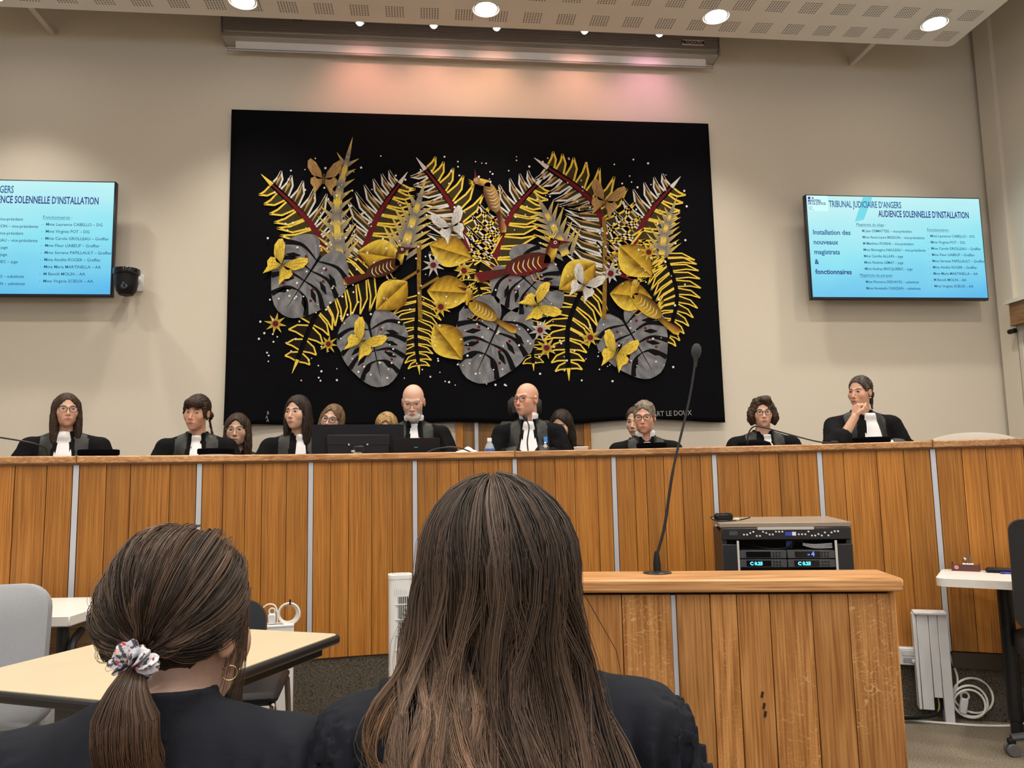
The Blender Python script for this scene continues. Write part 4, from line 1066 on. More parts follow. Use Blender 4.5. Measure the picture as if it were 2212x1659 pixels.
# clerks seated behind
judge(515, 889, 1.55, .140, -.20, dict(broad=.88, arms=CLK, rres=.018, res=.0045, hs=.94, hair='long', hcol=BRN, len=.22, vol=.012, fw=.064, hext=((-.13, .13), (-.14, .16), (-.26, .16)), skin=(.56, .34, .24), glasses=dict(name='gold_thin', col=(.3, .2, .1), metal=.6, r=.001, sq=.9)), 'person with long brown hair and thin glasses, seated behind the judge with fringe')
judge(714, 868, 1.55, .140, -.30, dict(broad=.88, arms=CLK, rres=.018, res=.0045, hs=.92, hair='long', hcol=(.15, .09, .045), len=.2, vol=.010, fw=.070, hr=.22, hext=((-.13, .13), (-.14, .16), (-.25, .16)), skin=(.64, .40, .29), glasses=dict(name='plum', col=(.06, .02, .05), r=.0019, sq=.8)), 'person with fair hair and plum glasses half hidden above the monitor')
judge(836, 887, 1.55, .140, -.1, dict(broad=.88, arms=CLK, rres=.018, res=.0045, hs=.94, hair='long', hcol=(.32, .19, .075), len=.08, vol=.014, fw=.066, hx=.2, streak=(.55, .38, .18), skin=(.62, .38, .27)), 'person with short blond hair whose face is hidden behind the monitor')
judge(1216, 880, 1.55, .139, -.35, dict(broad=.88, arms=CLK, rres=.018, res=.0045, hs=.94, hair='long', hcol=(.022, .014, .010), len=.22, vol=.010, fw=.076, hx=.25, hext=((-.13, .13), (-.14, .16), (-.26, .16)), skin=(.60, .38, .27)), 'person with dark hair half hidden behind the presiding judge')
judge(1376, 874, 1.55, .134, -.35, dict(broad=.88, arms=CLK, rres=.018, res=.0045, hs=.92, hair='back', hcol=(.07, .045, .03), tail=(.03, -.12), hx=.1, skin=(.62, .40, .29)), 'person with tied brown hair hidden behind the grey haired judge')
# ------------------------------------------------------------------ the two women in the foreground
def strands_mesh(name, paths, radii, cols, parent):
    """paths: list of (n,3); triangular tubes; cols: list of (n,3)"""
    V = []; F = []; C = []; base = 0
    for P_, r, c in zip(paths, radii, cols):
        n = len(P_); T = np.gradient(P_, axis=0); T /= np.linalg.norm(T, axis=1)[:, None]+1e-9
        up = np.array((.31, .83, .46)); u = np.cross(T, up); u /= np.linalg.norm(u, axis=1)[:, None]+1e-9; w = np.cross(T, u)
        ring = np.stack([P_+(u*math.cos(a)+w*math.sin(a))*r[:, None] for a in (0, 2.094, 4.189)], 1)
        V.append(ring.reshape(-1, 3)); C.append(np.repeat(c, 3, 0))
        i = np.arange(n-1)[:, None]*3+base
        for k in range(3): k2 = (k+1) % 3; F.append(np.concatenate([i+k, i+k2, i+3+k2, i+3+k], 1))
        base += 3*n
    return link_mesh(name, np_mesh(name, np.concatenate(V), np.concatenate(F), np.clip(np.concatenate(C), .002, 1)), HAIRS, parent)
HAIRS = mat('hair_strands', (.05, .03, .02), .42, vcol='Col', spec=.38)
HAIRS.node_tree.nodes['Principled BSDF'].inputs['Anisotropic'].default_value = .5
EC, ER = np.array((0, .016, .038)), np.array((.074, .096, .088))
def sstep(x): x = np.clip(x, 0, 1); return x*x*(3-2*x)
rg = np.random.default_rng(11)

# ---- woman with long loose hair
PA = dict(hs=.95, res=.006, hres=.007, hz=-.08, fold=1.8, ff=31, fz=-.195, fq=190, hair='long', hcol=(.020, .013, .010), len=.26, vol=.012, fw=.062, hext=((-.13, .13), (-.14, .16), (-.30, .16)), hy=.28, skin=(.55, .34, .25), facing=0, robemat=ROBEN, rres=.0085, hx=.04,
          glasses=dict(name='rose', col=(.45, .2, .2), r=.0018), arms=((.178, .03, -.262), (.235, -.02, -.48), (.13, -.24, -.56)), seed=1.3)
la = atY(1080, 1270, 1.07)
wa = person(PA, tuple(la), math.pi, 'person with long loose brown hair in dark robe, seen from behind', 0.0)
R_, t_ = head_frame(PA)
paths = []; rad = []; cols = []
RZ = rotm(0)
def clump_cols(n, tip, root, s): 
    w = np.linspace(0, 1, n)[:, None]**2.3; return (root*(1-w)+tip*w)*s
yawA = PA['hy']
for cl in range(230):
    ph = rg.uniform(-2.2, 2.4); lay = rg.uniform(.010, .036); sh = rg.uniform(.6, 1.5); hl = rg.random()
    endz = rg.uniform(-.46, -.37); wav = rg.uniform(.002, .016); wp = rg.uniform(0, 6.3); tw = rg.normal(0, .7); sw = rg.normal(0, .12)
    tip = np.array((.27, .165, .105))*rg.uniform(.5, 1.6); root = np.array((.028, .019, .015))*(rg.uniform(.6, 1.2) if hl < .62 else rg.uniform(2.2, 4.5))
    for s in range(int(rg.integers(18, 30))):
        f = ph+rg.normal(0, .05); ez = endz if f < .50 else endz*.5+rg.uniform(-.02, .01); L = lay+rg.normal(0, .0025); n = 19
        # over the skull: from the parting to the equator, then down
        th = np.linspace(.10, math.pi/2, 7); az0 = f*.9
        az = f+sw*np.sin(th*2)+.25*np.sin(th)*(1-np.sin(th))
        d = np.stack([np.sin(th)*np.sin(az), np.sin(th)*np.cos(az), np.cos(th)], 1)
        P1 = EC+d*(ER+L); P1[:, 1] -= .012*(1-np.sin(th))
        # hanging part in the (almost) upright body directions
        e = P1[-1]; m = n-7; z = np.linspace(e[2], ez+rg.normal(0, .012), m+1)[1:]
        q = sstep((e[2]-z)/.16); fl = sstep((-.08-z)/.18)
        x = e[0]*(1-.06*q)+e[0]*(.22 if f > -.8 else .07)*fl; y = e[1]*(1-.05*q)
        back = math.cos(f)
        y = np.maximum(y, e[1]*.98)+(.052*fl if back > -.2 else -.02*fl)
        if back <= .25: y = y+ (0.07*fl)*(.6 if f*1 > 0 else 1)
        if back < .55: y = y+np.maximum(.112-y, 0)*sstep((-.04-z)/.09)
        P2 = np.stack([x, y, z], 1)
        P2[:, 0] += wav*np.sin(z*26+wp)*q+(tw if f > -.9 else min(abs(tw), .5))*.03*q; P2[:, 1] += wav*np.cos(z*21+wp)*q*.6
        # lock swept over the left shoulder as seen from behind (+x in the body frame)
        if f > .70:
            t = sstep((-.055-z)/.14); k = (f-.70)/1.3
            P2[:, 0] += (.022+.020*k)*t*(1+.15*math.sin(wp)); P2[:, 2] = np.where(z < -.17, -.17-.8*(-.17-z), z)
            c = sstep((-.16-z)/.12); P2[:, 0] -= c*.03; P2[:, 1] += .028*t+.02*np.sin(c*3.1)
        P_ = np.concatenate([P1, P2])
        # head turn only matters for the skull part; hang part follows the body
        Pb = P_ @ R_.T+t_
        paths.append(Pb); tt = np.linspace(0, 1, len(Pb))
        rad.append(rg.uniform(.00042, .00082)*(1-.6*tt**3)); g = rg.uniform(.7, 1.35)
        if rg.random() < .10: root2 = np.array((.10, .062, .042))
        else: root2 = root
        cols.append(clump_cols(len(Pb), tip, root2, g))
# thick lock swept over the left shoulder with its end curled back
LK = np.array([(.080, .030, .045), (.094, .045, -.005), (.098, .060, -.055), (.112, .080, -.095), (.140, .098, -.128), (.156, .105, -.160), (.150, .110, -.188), (.124, .112, -.200), (.096, .110, -.192)])
for cl in range(26):
    o1 = rg.normal(0, .011, 3); o2 = rg.normal(0, .008, 3); hl = rg.random(); cutk = rg.uniform(.78, 1.0); g0 = rg.uniform(.7, 1.4)
    for s in range(24):
        n = 18; t = np.linspace(0, cutk+rg.normal(0, .02), n)*8; i0 = np.clip(t.astype(int), 0, 7); f = (t-i0)[:, None]
        a_, b_, c_, d_ = LK[np.clip(i0-1, 0, 8)], LK[i0], LK[np.clip(i0+1, 0, 8)], LK[np.clip(i0+2, 0, 8)]
        P_ = .5*(2*b_+(c_-a_)*f+(2*a_-5*b_+4*c_-d_)*f**2+(3*b_-a_-3*c_+d_)*f**3)
        tt = np.linspace(0, 1, n)[:, None]; sp = np.interp(tt[:, 0], (0, .3, .6, 1), (.6, 1, 1.25, .8))[:, None]
        P_ = P_+(o1*(1-tt)+o2*tt+rg.normal(0, .0028, 3))*sp*np.array((1, .7, 1)); P_ = P_+np.array((0, -.012, PA['hz']))
        paths.append(P_); rad.append(rg.uniform(.0005, .0009)*(1-.5*tt[:, 0]**3)); w = tt**1.2
        cols.append((np.array((.035, .023, .017))*(1-w)+np.array((.26, .15, .085))*(1 if hl < .6 else 1.5)*w)*g0*rg.uniform(.75, 1.3))
for k in range(420):      # loose fly-away hairs
    i = int(rg.integers(0, len(paths)-421 if len(paths) > 900 else len(paths))); Pb = paths[i].copy(); tt = np.linspace(0, 1, len(Pb))
    c = Pb.mean(0); Pb = Pb+(Pb-np.array((0, .03, -.02)))*(.03+.09*rg.random())*np.sin(tt*math.pi*rg.uniform(.5, 1.2))[:, None]
    Pb[:, 0] += rg.normal(0, .01)*tt**2; paths.append(Pb); rad.append(np.full(len(Pb), .0003)); cols.append(np.tile(np.array((.16, .10, .065)), (len(Pb), 1)))
strands_mesh('loose_hair', paths, rad, cols, wa)
# white-less stole (epitoge) lying over the shoulder
def strap(parent, x0, x1, label=None):
    bv = BVHTree.FromObject(next(c for c in parent.children if c.name.startswith('robe')), bpy.context.evaluated_depsgraph_get()); vs = []; fs = []; n = 26
    for k in range(n+1):
        v = k/n
        for x in (x0, (x0+x1)/2, x1):
            a = math.radians(-35+150*v); dirv = Vector((0, -math.sin(a-math.pi/2+.9)*0, 0))
            o = Vector((x, .03+.5*math.sin(math.radians(-70+175*v)), -.30+.5*math.cos(math.radians(-70+175*v)))); c = Vector((x, .03, -.30-.2*max(0, v-.55)))
            h = bv.ray_cast(o, (c-o).normalized()); p = h[0] if h[0] is not None else c; vs.append(tuple(p+(o-c).normalized()*.004))
    for k in range(n):
        for j in range(2): a = k*3+j; fs.append((a, a+1, a+4, a+3))
    b = MB(); b.add(vs, fs); o = b.build('shoulder_stole', ROBES, parent, angle=180); md = o.modifiers.new('t', 'SOLIDIFY'); md.thickness = .006; md.offset = 1
ROBES = mat('robe_stole_cloth', (.008, .0095, .014), .8, spec=.2)
strap(wa, .10, .155)

# ---- woman with the ponytail
PB = dict(hs=.95, res=.0055, hres=.007, hz=-.085, fold=1.8, ff=31, fz=-.195, fq=190, hair='back', hcol=(.026, .017, .012), vol=.010, hy=-.36, hx=.06, hr=-.04, fh=.112, skin=(.58, .37, .28), facing=0, robemat=ROBEN, rres=.0085, arms=((.172, .03, -.262), (.23, -.02, -.48), (.13, -.24, -.56)), broad=.95, seed=4.1)
lb = atY(372, 1352, 1.10)
wb = person(PB, tuple(lb), math.pi, 'person with brown ponytail and patterned scrunchie in dark robe, seen from behind', 0.0)
R_, t_ = head_frame(PB)
tie = np.array((-.030, .124, -.016)); tied = (tie-EC)/(ER+.02); tied /= np.linalg.norm(tied)
paths = []; rad = []; cols = []
tb = tie @ R_.T+t_
for cl in range(240):
    while True:
        v = rg.normal(0, 1, 3); v /= np.linalg.norm(v)
        if v[2] > -.55 and not (v[1] < -.45 and v[2] < .62): break
    hl = rg.random(); root = np.array((.034, .020, .0135))*(1 if hl < .65 else rg.uniform(2.2, 4.2)); lay = rg.uniform(.008, .017); bul = rg.uniform(-.002, .010); ph = rg.uniform(0, 6.3)
    ro = rg.uniform(0, 2*math.pi); rr_ = math.sqrt(rg.random())
    for s in range(int(rg.integers(12, 22))):
        v2 = v+rg.normal(0, .05, 3); v2 /= np.linalg.norm(v2); om = math.acos(np.clip(v2 @ tied, -1, 1)); n = 11
        if om > 2.75: continue
        t = np.linspace(0, 1, n); D = (np.sin((1-t)*om)[:, None]*v2+np.sin(t*om)[:, None]*tied)/max(math.sin(om), .05)
        D[:, 2] -= .10*np.sin(t*math.pi)*(om/2.2); D /= np.linalg.norm(D, axis=1)[:, None]
        h = lay+bul*np.sin(t*math.pi)+rg.normal(0, .0012)+.0025*np.sin(t*9+ph); h = h*(1-t**6*.4)
        P1 = EC+D*(ER+h[:, None]); Pb = P1 @ R_.T+t_
        # tail
        m = 9; u = np.linspace(0, 1, m+1)[1:]; o_ = ro+rg.normal(0, .25); q_ = np.clip(rr_+rg.normal(0, .06), 0, 1)
        prof = np.interp(u, (0, .12, .45, .8, 1), (.010, .014, .036, .034, .014))*q_
        ln = rg.uniform(.86, 1.06)
        cx_ = np.interp(u, (0, .3, .7, 1), (0, .003, -.004, -.016)); cy_ = np.interp(u, (0, .2, .6, 1), (0, .026, .040, .022)); cz_ = -.150*u*ln
        P2 = tb+np.stack([cx_+prof*math.cos(o_), cy_+prof*math.sin(o_)*.8, cz_], 1)
        Pa = np.concatenate([Pb, P2]); paths.append(Pa); n2 = len(Pa)
        tt = np.linspace(0, 1, n2); rad.append(rg.uniform(.00042, .0008)*(1-.5*tt**4)); tip = np.array((.13, .068, .040))*rg.uniform(.6, 1.5)
        w = np.clip((tt-.5)*1.6, 0, 1)[:, None]; cols.append((root*(1-w)+tip*w)*rg.uniform(.7, 1.35))
# side locks hanging beside the cheek and stray hairs
for k in range(190):
    sd = -1 if k < 140 else 1
    a = rg.uniform(-.75, -.1); st = np.array((sd*math.cos(a), math.sin(a)-.15, .45+rg.uniform(-.35, .35))); st = EC+(ER+.008)*st/np.linalg.norm(st)
    n = 16; t = np.linspace(0, 1, n); L = rg.uniform(.07, .17)
    P1 = np.stack([st[0]+sd*(.012*np.sin(t*2.2)+rg.uniform(-.004, .008)*t), st[1]+.03*t*rg.uniform(.2, 1.2), st[2]-L*t], 1)
    paths.append(P1 @ R_.T+t_); rad.append(rg.uniform(.0003, .0007)*(1-.6*t)); cols.append(np.tile(np.array((.075, .045, .03))*rg.uniform(.6, 1.8), (n, 1)))
for k in range(220):
    Pb = paths[int(rg.integers(0, 2500))].copy(); tt = np.linspace(0, 1, len(Pb))
    Pb = Pb+(Pb-(EC @ R_.T+t_))*(.02+.08*rg.random())*np.sin(np.clip(tt*2, 0, 1)*math.pi)[:, None]; paths.append(Pb); rad.append(np.full(len(Pb), .00028)); cols.append(np.tile(np.array((.18, .11, .07)), (len(Pb), 1)))
strands_mesh('tied_hair', paths, rad, cols, wb)
# scrunchie
m = bpy.data.materials.new('scrunchie_print'); nt, N, L = nodes_of(m); bs = N['Principled BSDF']; bs.inputs['Roughness'].default_value = .8
tc = N.new('ShaderNodeTexCoord'); vo = N.new('ShaderNodeTexVoronoi'); vo.inputs['Scale'].default_value = 230; L.new(tc.outputs['Object'], vo.inputs['Vector'])
rp = N.new('ShaderNodeValToRGB'); rp.color_ramp.interpolation = 'CONSTANT'; e = rp.color_ramp.elements
e[0].position = 0; e[0].color = (.05, .05, .07, 1); e[1].position = .3; e[1].color = (.42, .42, .48, 1)
for p_, c_ in ((.62, (.6, .58, .6, 1)), (.84, (.45, .03, .06, 1)), (.93, (.55, .33, .26, 1))): x = e.new(p_); x.color = c_
sx_ = N.new('ShaderNodeSeparateColor'); L.new(vo.outputs['Color'], sx_.inputs[0]); L.new(sx_.outputs[0], rp.inputs['Fac']); L.new(rp.outputs[0], bs.inputs['Base Color'])
vs = []; fs = []; nu, nv = 90, 10
for i in range(nu):
    a = 2*math.pi*i/nu; rr_ = .0135+.0022*math.sin(9*a); rv = .0092+.0028*math.sin(13*a+1)
    for j in range(nv):
        b_ = 2*math.pi*j/nv; r1 = rr_+rv*math.cos(b_); vs.append((r1*math.cos(a)*1.25, (rv*1.05)*math.sin(b_)+.003*math.sin(11*a), r1*math.sin(a)))
for i in range(nu):
    for j in range(nv): fs.append((i*nv+j, i*nv+(j+1) % nv, ((i+1) % nu)*nv+(j+1) % nv, ((i+1) % nu)*nv+j))
b = MB(); b.add(vs, fs); b.build('scrunchie', m, wb, tuple(tb+np.array((.0, .012, -.004))), (math.radians(-28), 0, -.35))
# small hoop earring
c = R_ @ np.array((-.081, .006, -.052))+t_
MB().tube([(c[0]+.009*math.cos(a), c[1]+.003*math.cos(a), c[2]+.009*math.sin(a)) for a in np.linspace(0, 6.283, 20)], .0009, 6, False).build('earring', mat('gold', (.8, .55, .25), .25, 1), wb)
# ------------------------------------------------------------------ tapestry: own foliage design in gold and grey on black
TY = 6.55
TXC, TZC = .48, 3.03
TX0, TX1_, TZ0, TZ1 = -1.595, 2.555, 1.69, 4.365
tap = empty('tapestry', (TXC, TY, TZ0), 0, 'large black tapestry with gold and grey foliage, birds and butterflies', 'tapestry')
nx, nz_ = 90, 60; vs = []; fs = []
def clothy(x, z):
    v = (z-TZ0)/(TZ1-TZ0); u_ = (x-TX0)/(TX1_-TX0)
    k = max(0, 1-v/.35)**2*.030+max(0, (u_-.9)/.1)**2*.012*(1-v)
    return -k*(.6+.5*math.sin(9*u_*math.pi+1)+.3*math.sin(23*u_+2))
for j in range(nz_+1):
    for i in range(nx+1):
        x = TX0+(TX1_-TX0)*i/nx; z = TZ0+(TZ1-TZ0)*j/nz_
        dz = .018*math.sin(5.2*math.pi*i/nx+.6)*max(0, 1-j/9)**2-.012*(i/nx)*0
        vs.append((x-TXC+(.012*(1-j/nz_) if i == nx else 0), clothy(x, z), z+dz-TZ0))
for j in range(nz_):
    for i in range(nx): a = j*(nx+1)+i; fs.append((a, a+1, a+nx+2, a+nx+1))
b = MB(); b.add(vs, fs); o = b.build('cloth', mat('tapestry_black_wool', (.0035, .0035, .0048), .95, spec=.08, noise=.4, nscale=60, bump=.3, stretch=(1, 1, 8)), tap, angle=180)
md = o.modifiers.new('t', 'SOLIDIFY'); md.thickness = .006; md.offset = -1
WOOL = mat('tapestry_coloured_wool', (.5, .4, .1), .9, spec=.15, vcol='Col', noise=.22, nscale=70, stretch=(3, 1, .5), bump=.2)
def tp(p):
    w = atY(p[0], p[1], TY); return (w.x-TXC, w.z-TZ0)
class Weave:
    def __init__(s): s.v = []; s.f = []; s.c = []
    def poly(s, pts, col, lay):
        n = len(s.v); cl = col if isinstance(col, list) else [col]*len(pts)
        P_ = [tp(p) for p in pts]
        A = sum(P_[i][0]*P_[(i+1) % len(P_)][1]-P_[(i+1) % len(P_)][0]*P_[i][1] for i in range(len(P_)))
        for p, c in zip(P_, cl):
            s.v.append((p[0], -.0035-.0009*lay+clothy(p[0]+TXC, p[1]+TZ0), p[1])); s.c.append(c)
        f = tuple(range(n, n+len(pts))); s.f.append(f if A > 0 else f[::-1])
    def rib(s, pts, w, col, lay, taper=True, closed=False):
        n = len(pts); L_ = []; R2 = []
        for i in range(n):
            a = Vector(pts[max(i-1, 0)]); c = Vector(pts[min(i+1, n-1)]); t = (c-a); t = t.normalized() if t.length > 1e-6 else Vector((1, 0))
            ww = w*(1-.85*abs(2*i/(n-1)-1)**2 if taper is True else (1-i/(n-1)*.9 if taper == 'end' else (.15+.85*i/(n-1) if taper == 'start' else 1)))/2
            L_.append((pts[i][0]-t.y*ww, pts[i][1]+t.x*ww)); R2.append((pts[i][0]+t.y*ww, pts[i][1]-t.x*ww))
        for i in range(n-1): s.poly([L_[i], L_[i+1], R2[i+1], R2[i]], col, lay)
    def disc(s, c, r, col, lay, n=9): s.poly([(c[0]+r*math.cos(2*math.pi*k/n), c[1]+r*math.sin(2*math.pi*k/n)) for k in range(n)], col, lay)
    def done(s, name, kind=None):
        me = bpy.data.meshes.new(name); me.from_pydata(s.v, [], s.f); me.update()
        ca = me.color_attributes.new('Col', 'FLOAT_COLOR', 'POINT'); ca.data.foreach_set('color', np.array([(*c, 1) for c in s.c], np.float32).ravel())
        o = link_mesh(name, me, WOOL, tap)
        if kind: o['kind'] = kind
        return o
GOLD, YEL, CRM, WHT, TAN = (.60, .38, .035), (.78, .56, .07), (.62, .55, .40), (.66, .64, .60), (.45, .27, .10)
GRY, DGR, RED, OLV, BLK, BRN2 = (.16, .16, .175), (.06, .06, .068), (.13, .010, .014), (.045, .036, .012), (.003, .003, .004), (.06, .018, .010)
rt = random.Random(21)
def v2(a): return Vector((a[0], a[1]))
def mix(a, b, t): return tuple(a[k]*(1-t)+b[k]*t for k in range(3))
def spine(pts, n): return [Vector((p.x, p.y)) for p in catmull([(p[0], p[1], 0) for p in pts], n)]
def frond(pts, n, w, cl, cr, lay, full=True):
    T_ = Weave(); S = spine(pts, 10); m = len(S)-1
    def at(t): k = min(m-1, int(t*m)); f = t*m-k; return S[k].lerp(S[k+1], f)
    def tan(t): a = at(max(0, t-.04)); c = at(min(1, t+.04)); return (c-a).normalized()
    if full: T_.rib([tuple(at(k/16)) for k in range(17)], w*.34, RED, lay, 'end')
    for side, col in ((-1, cl), (1, cr)):
        for k in range(n):
            t0 = .04+.92*k/n; t1 = .04+.92*(k+.82)/n; tm = t0+.10
            tg = tan(t0); nn = Vector((-tg.y, tg.x))*side; L = w*(1-.62*t0**1.5)*(1.05+.28*math.sin(1.2+t0*2))
            a, c = at(t0)+nn*w*.10, at(t1)+nn*w*.10
            tip = at(min(1, t0))+nn*L+tg*L*.62; md_ = (a+tip)/2-tg*L*.10+nn*L*.10; md2 = (c+tip)/2+nn*L*.04-tg*L*.05
            T_.poly([tuple(a), tuple(md_), tuple(tip), tuple(md2), tuple(c)], OLV if full else (.012, .008, .005), lay+1)
            cc = cl if side < 0 else cr
            T_.rib([tuple(a), tuple(md_), tuple(tip)], w*.065, cc, lay+2, False); T_.rib([tuple(tip), tuple(md2), tuple(c)], w*.065, cc, lay+2, False)
            if cc == WHT and full:
                q = (a+c)/2; T_.rib([tuple(q), tuple((q+tip)/2-tg*L*.03), tuple(tip)], w*.11, TAN, lay+2, True)
    tg = tan(1); T_.rib([tuple(at(.93)), tuple(at(1)+tg*w*.35)], w*.16, cl, lay+2, 'end')
    return T_.done('woven_fern')
def thistle(pts, n, w, lay):
    T_ = Weave(); S = spine(pts, 10); m = len(S)-1
    def at(t): k = min(m-1, int(t*m)); f = t*m-k; return S[k].lerp(S[k+1], f)
    for k in range(20):
        a, c = at(k/20), at((k+1)/20); d = (c-a).normalized(); nn = Vector((-d.y, d.x)); ww = w*.30*(1-.75*(k/20))
        y = (math.sin(k*1.25)+1)/2; y2 = (math.sin((k+1)*1.25)+1)/2
        T_.poly([tuple(a+nn*ww), tuple(c+nn*ww*.96), tuple(c-nn*ww*.96), tuple(a-nn*ww)], [mix(GRY, YEL, y), mix(GRY, YEL, y2), mix(GRY, YEL, y2), mix(GRY, YEL, y)], lay+1)
    for k in range(n):
        t = .02+.96*k/n; d = (at(min(1, t+.05))-at(max(0, t-.05))).normalized(); nn = Vector((-d.y, d.x))
        for s in (-1, 1):
            L = w*(1-.55*t)*rt.uniform(.85, 1.1); bs = at(t)+nn*s*w*.16*(1-.6*t); tip = bs+nn*s*L*.72+d*L*.70; bw = w*.19*(1-.4*t)
            T_.poly([tuple(bs-d*bw), tuple(tip), tuple(bs+d*bw)], [GRY, YEL, GRY], lay+2)
    d = (at(1)-at(.9)).normalized(); nn = Vector((-d.y, d.x)); T_.poly([tuple(at(1)-nn*w*.09), tuple(at(1)+d*w*.8), tuple(at(1)+nn*w*.09)], [GRY, YEL, GRY], lay+2)
    return T_.done('woven_thistle')
def split_leaf(c, size, ang, lay):
    T_ = Weave(); c = v2(c); u = Vector((math.cos(ang), math.sin(ang))); w = Vector((-u.y, u.x)); N_ = 44
    def rim(a):   # heart outline, a=0 towards the tip
        r = 1.0-.16*math.cos(a)*0; s_ = abs(math.sin(a)); x = math.cos(a); r = .92+.18*s_ if x < 0 else .92+.10*s_+.30*max(0, x)**6
        if abs(abs(a)-math.pi) < .35: r *= .45+.55*abs(abs(a)-math.pi)/.35
        return c+(u*x*1.02+w*math.sin(a)*.92)*r*size*.92
    rings = 6
    def shade(p): 
        k = .5+.5*math.sin(p.x*.55+3*math.sin(p.x*.13))*math.sin(p.y*.09+p.x*.05); return mix(DGR, (.27, .27, .285), .2+.75*k)
    for i in range(N_):
        a0 = -math.pi+2*math.pi*i/N_; a1 = -math.pi+2*math.pi*(i+1)/N_
        for j in range(rings):
            q = [c.lerp(rim(a), r/rings) for a, r in ((a0, j), (a0, j+1), (a1, j+1), (a1, j))]
            if j == 0: q = q[:3]
            T_.poly([tuple(p) for p in q], [shade(p) for p in q], lay)
    T_.rib([tuple(c-u*size*.5), tuple(c), tuple(c+u*size*.95)], size*.07, BLK, lay+1, 'end')
    for s in (-1, 1):
        for k, x0 in enumerate((-.35, -.08, .2, .46)):
            p0 = c+u*size*x0; p2 = rim(s*(1.9-.45*k)); p1 = p0.lerp(p2, .55)-u*size*.14
            T_.rib([tuple(v) for v in spine([tuple(p0), tuple(p1), tuple(p2)], 5)], size*.135, BLK, lay+1, 'start')
            h = c+u*size*(x0+.18)+w*s*size*(.55-.09*k); d = (h-(c+u*size*(x0-.1))).normalized()
            T_.rib([tuple(h-d*size*.17), tuple(h), tuple(h+d*size*.17)], size*.12, BLK, lay+1, True)
            T_.disc(tuple(c+u*size*(x0+.05)+w*s*size*(.28+.1*(k % 2))), size*.035, RED, lay+2, 7)
    return T_.done('woven_split_leaf')
def oval_leaf(c, L, ang, lay):
    T_ = Weave(); c = v2(c); u = Vector((math.cos(ang), math.sin(ang))); w = Vector((-u.y, u.x)); n = 14
    def half(t): return math.sin(math.pi*t**.9)*L*.36
    for s in (-1, 1):
        for i in range(n):
            for j in range(4):
                q = []; cl = []
                for (ti, jj) in ((i, j), (i+1, j), (i+1, j+1), (i, j+1)):
                    t = ti/n; p = c+u*(t-.5)*L+w*s*half(t)*jj/4; q.append(tuple(p)); k = (jj/4 if s > 0 else 1-jj/4); k += .22*math.sin(p.x*1.3)*math.sin(p.y*.21)
                    cl.append(mix((.16, .075, .008), YEL if s > 0 else GOLD, max(0, min(1, k*1.1))))
                T_.poly(q, cl, lay)
    T_.rib([tuple(c-u*L*.5), tuple(c+u*L*.5)], L*.02, BLK, lay+1, True)
    return T_.done('woven_oval_leaf')
def butterfly(c, L, ang, lay, col=GOLD):
    T_ = Weave(); c = v2(c); u = Vector((math.cos(ang), math.sin(ang))); w = Vector((-u.y, u.x))
    for s in (-1, 1):
        for pts_, tip_ in (((( .0, .04), (.38, .16), (.80, .44), (1.0, .74), (.86, .88), (.52, .86), (.18, .62), (-.04, .30)), (.95, .80)), (((.0, .04), (.10, .42), (-.02, .66), (-.28, .66), (-.46, .50), (-.86, .46), (-.52, .24), (-.24, .06)), (-.7, .42))):
            P_ = [tuple(c+u*L*a_+w*s*L*b_) for a_, b_ in pts_]
            T_.poly(P_, [mix(BRN2, col, .55 if k in (0, 7) else 1) for k in range(8)], lay)
            for k in range(1, 7):
                T_.rib([tuple(c), tuple(c+(Vector(P_[k])-c)*.93)], L*.045, BLK, lay+1, True)
                if k < 6: T_.rib([tuple(c+(Vector(P_[k])-c)*.72), tuple(c+(Vector(P_[k+1])-c)*.66)], L*.05, BLK, lay+1, True)
    T_.rib([tuple(c-u*L*.28), tuple(c+u*L*.25)], L*.13, TAN, lay+2, True)
    return T_.done('woven_butterfly')
def star(c, r, lay, col=YEL):
    T_ = Weave(); n = 8; a0 = rt.uniform(0, 1); P_ = []; C_ = []
    for k in range(2*n):
        rr_ = r*rt.uniform(.85, 1.1) if k % 2 == 0 else r*.38; a = a0+math.pi*k/n; P_.append((c[0]+rr_*math.cos(a), c[1]+rr_*math.sin(a)))
    for k in range(n):
        i = 2*k; T_.poly([c, P_[i-1], P_[i], P_[i+1]], [BRN2, mix(col, BRN2, .5), col, mix(col, BRN2, .5)], lay)
    T_.disc(c, r*.26, RED, lay+1); return T_.done('woven_star_flower')
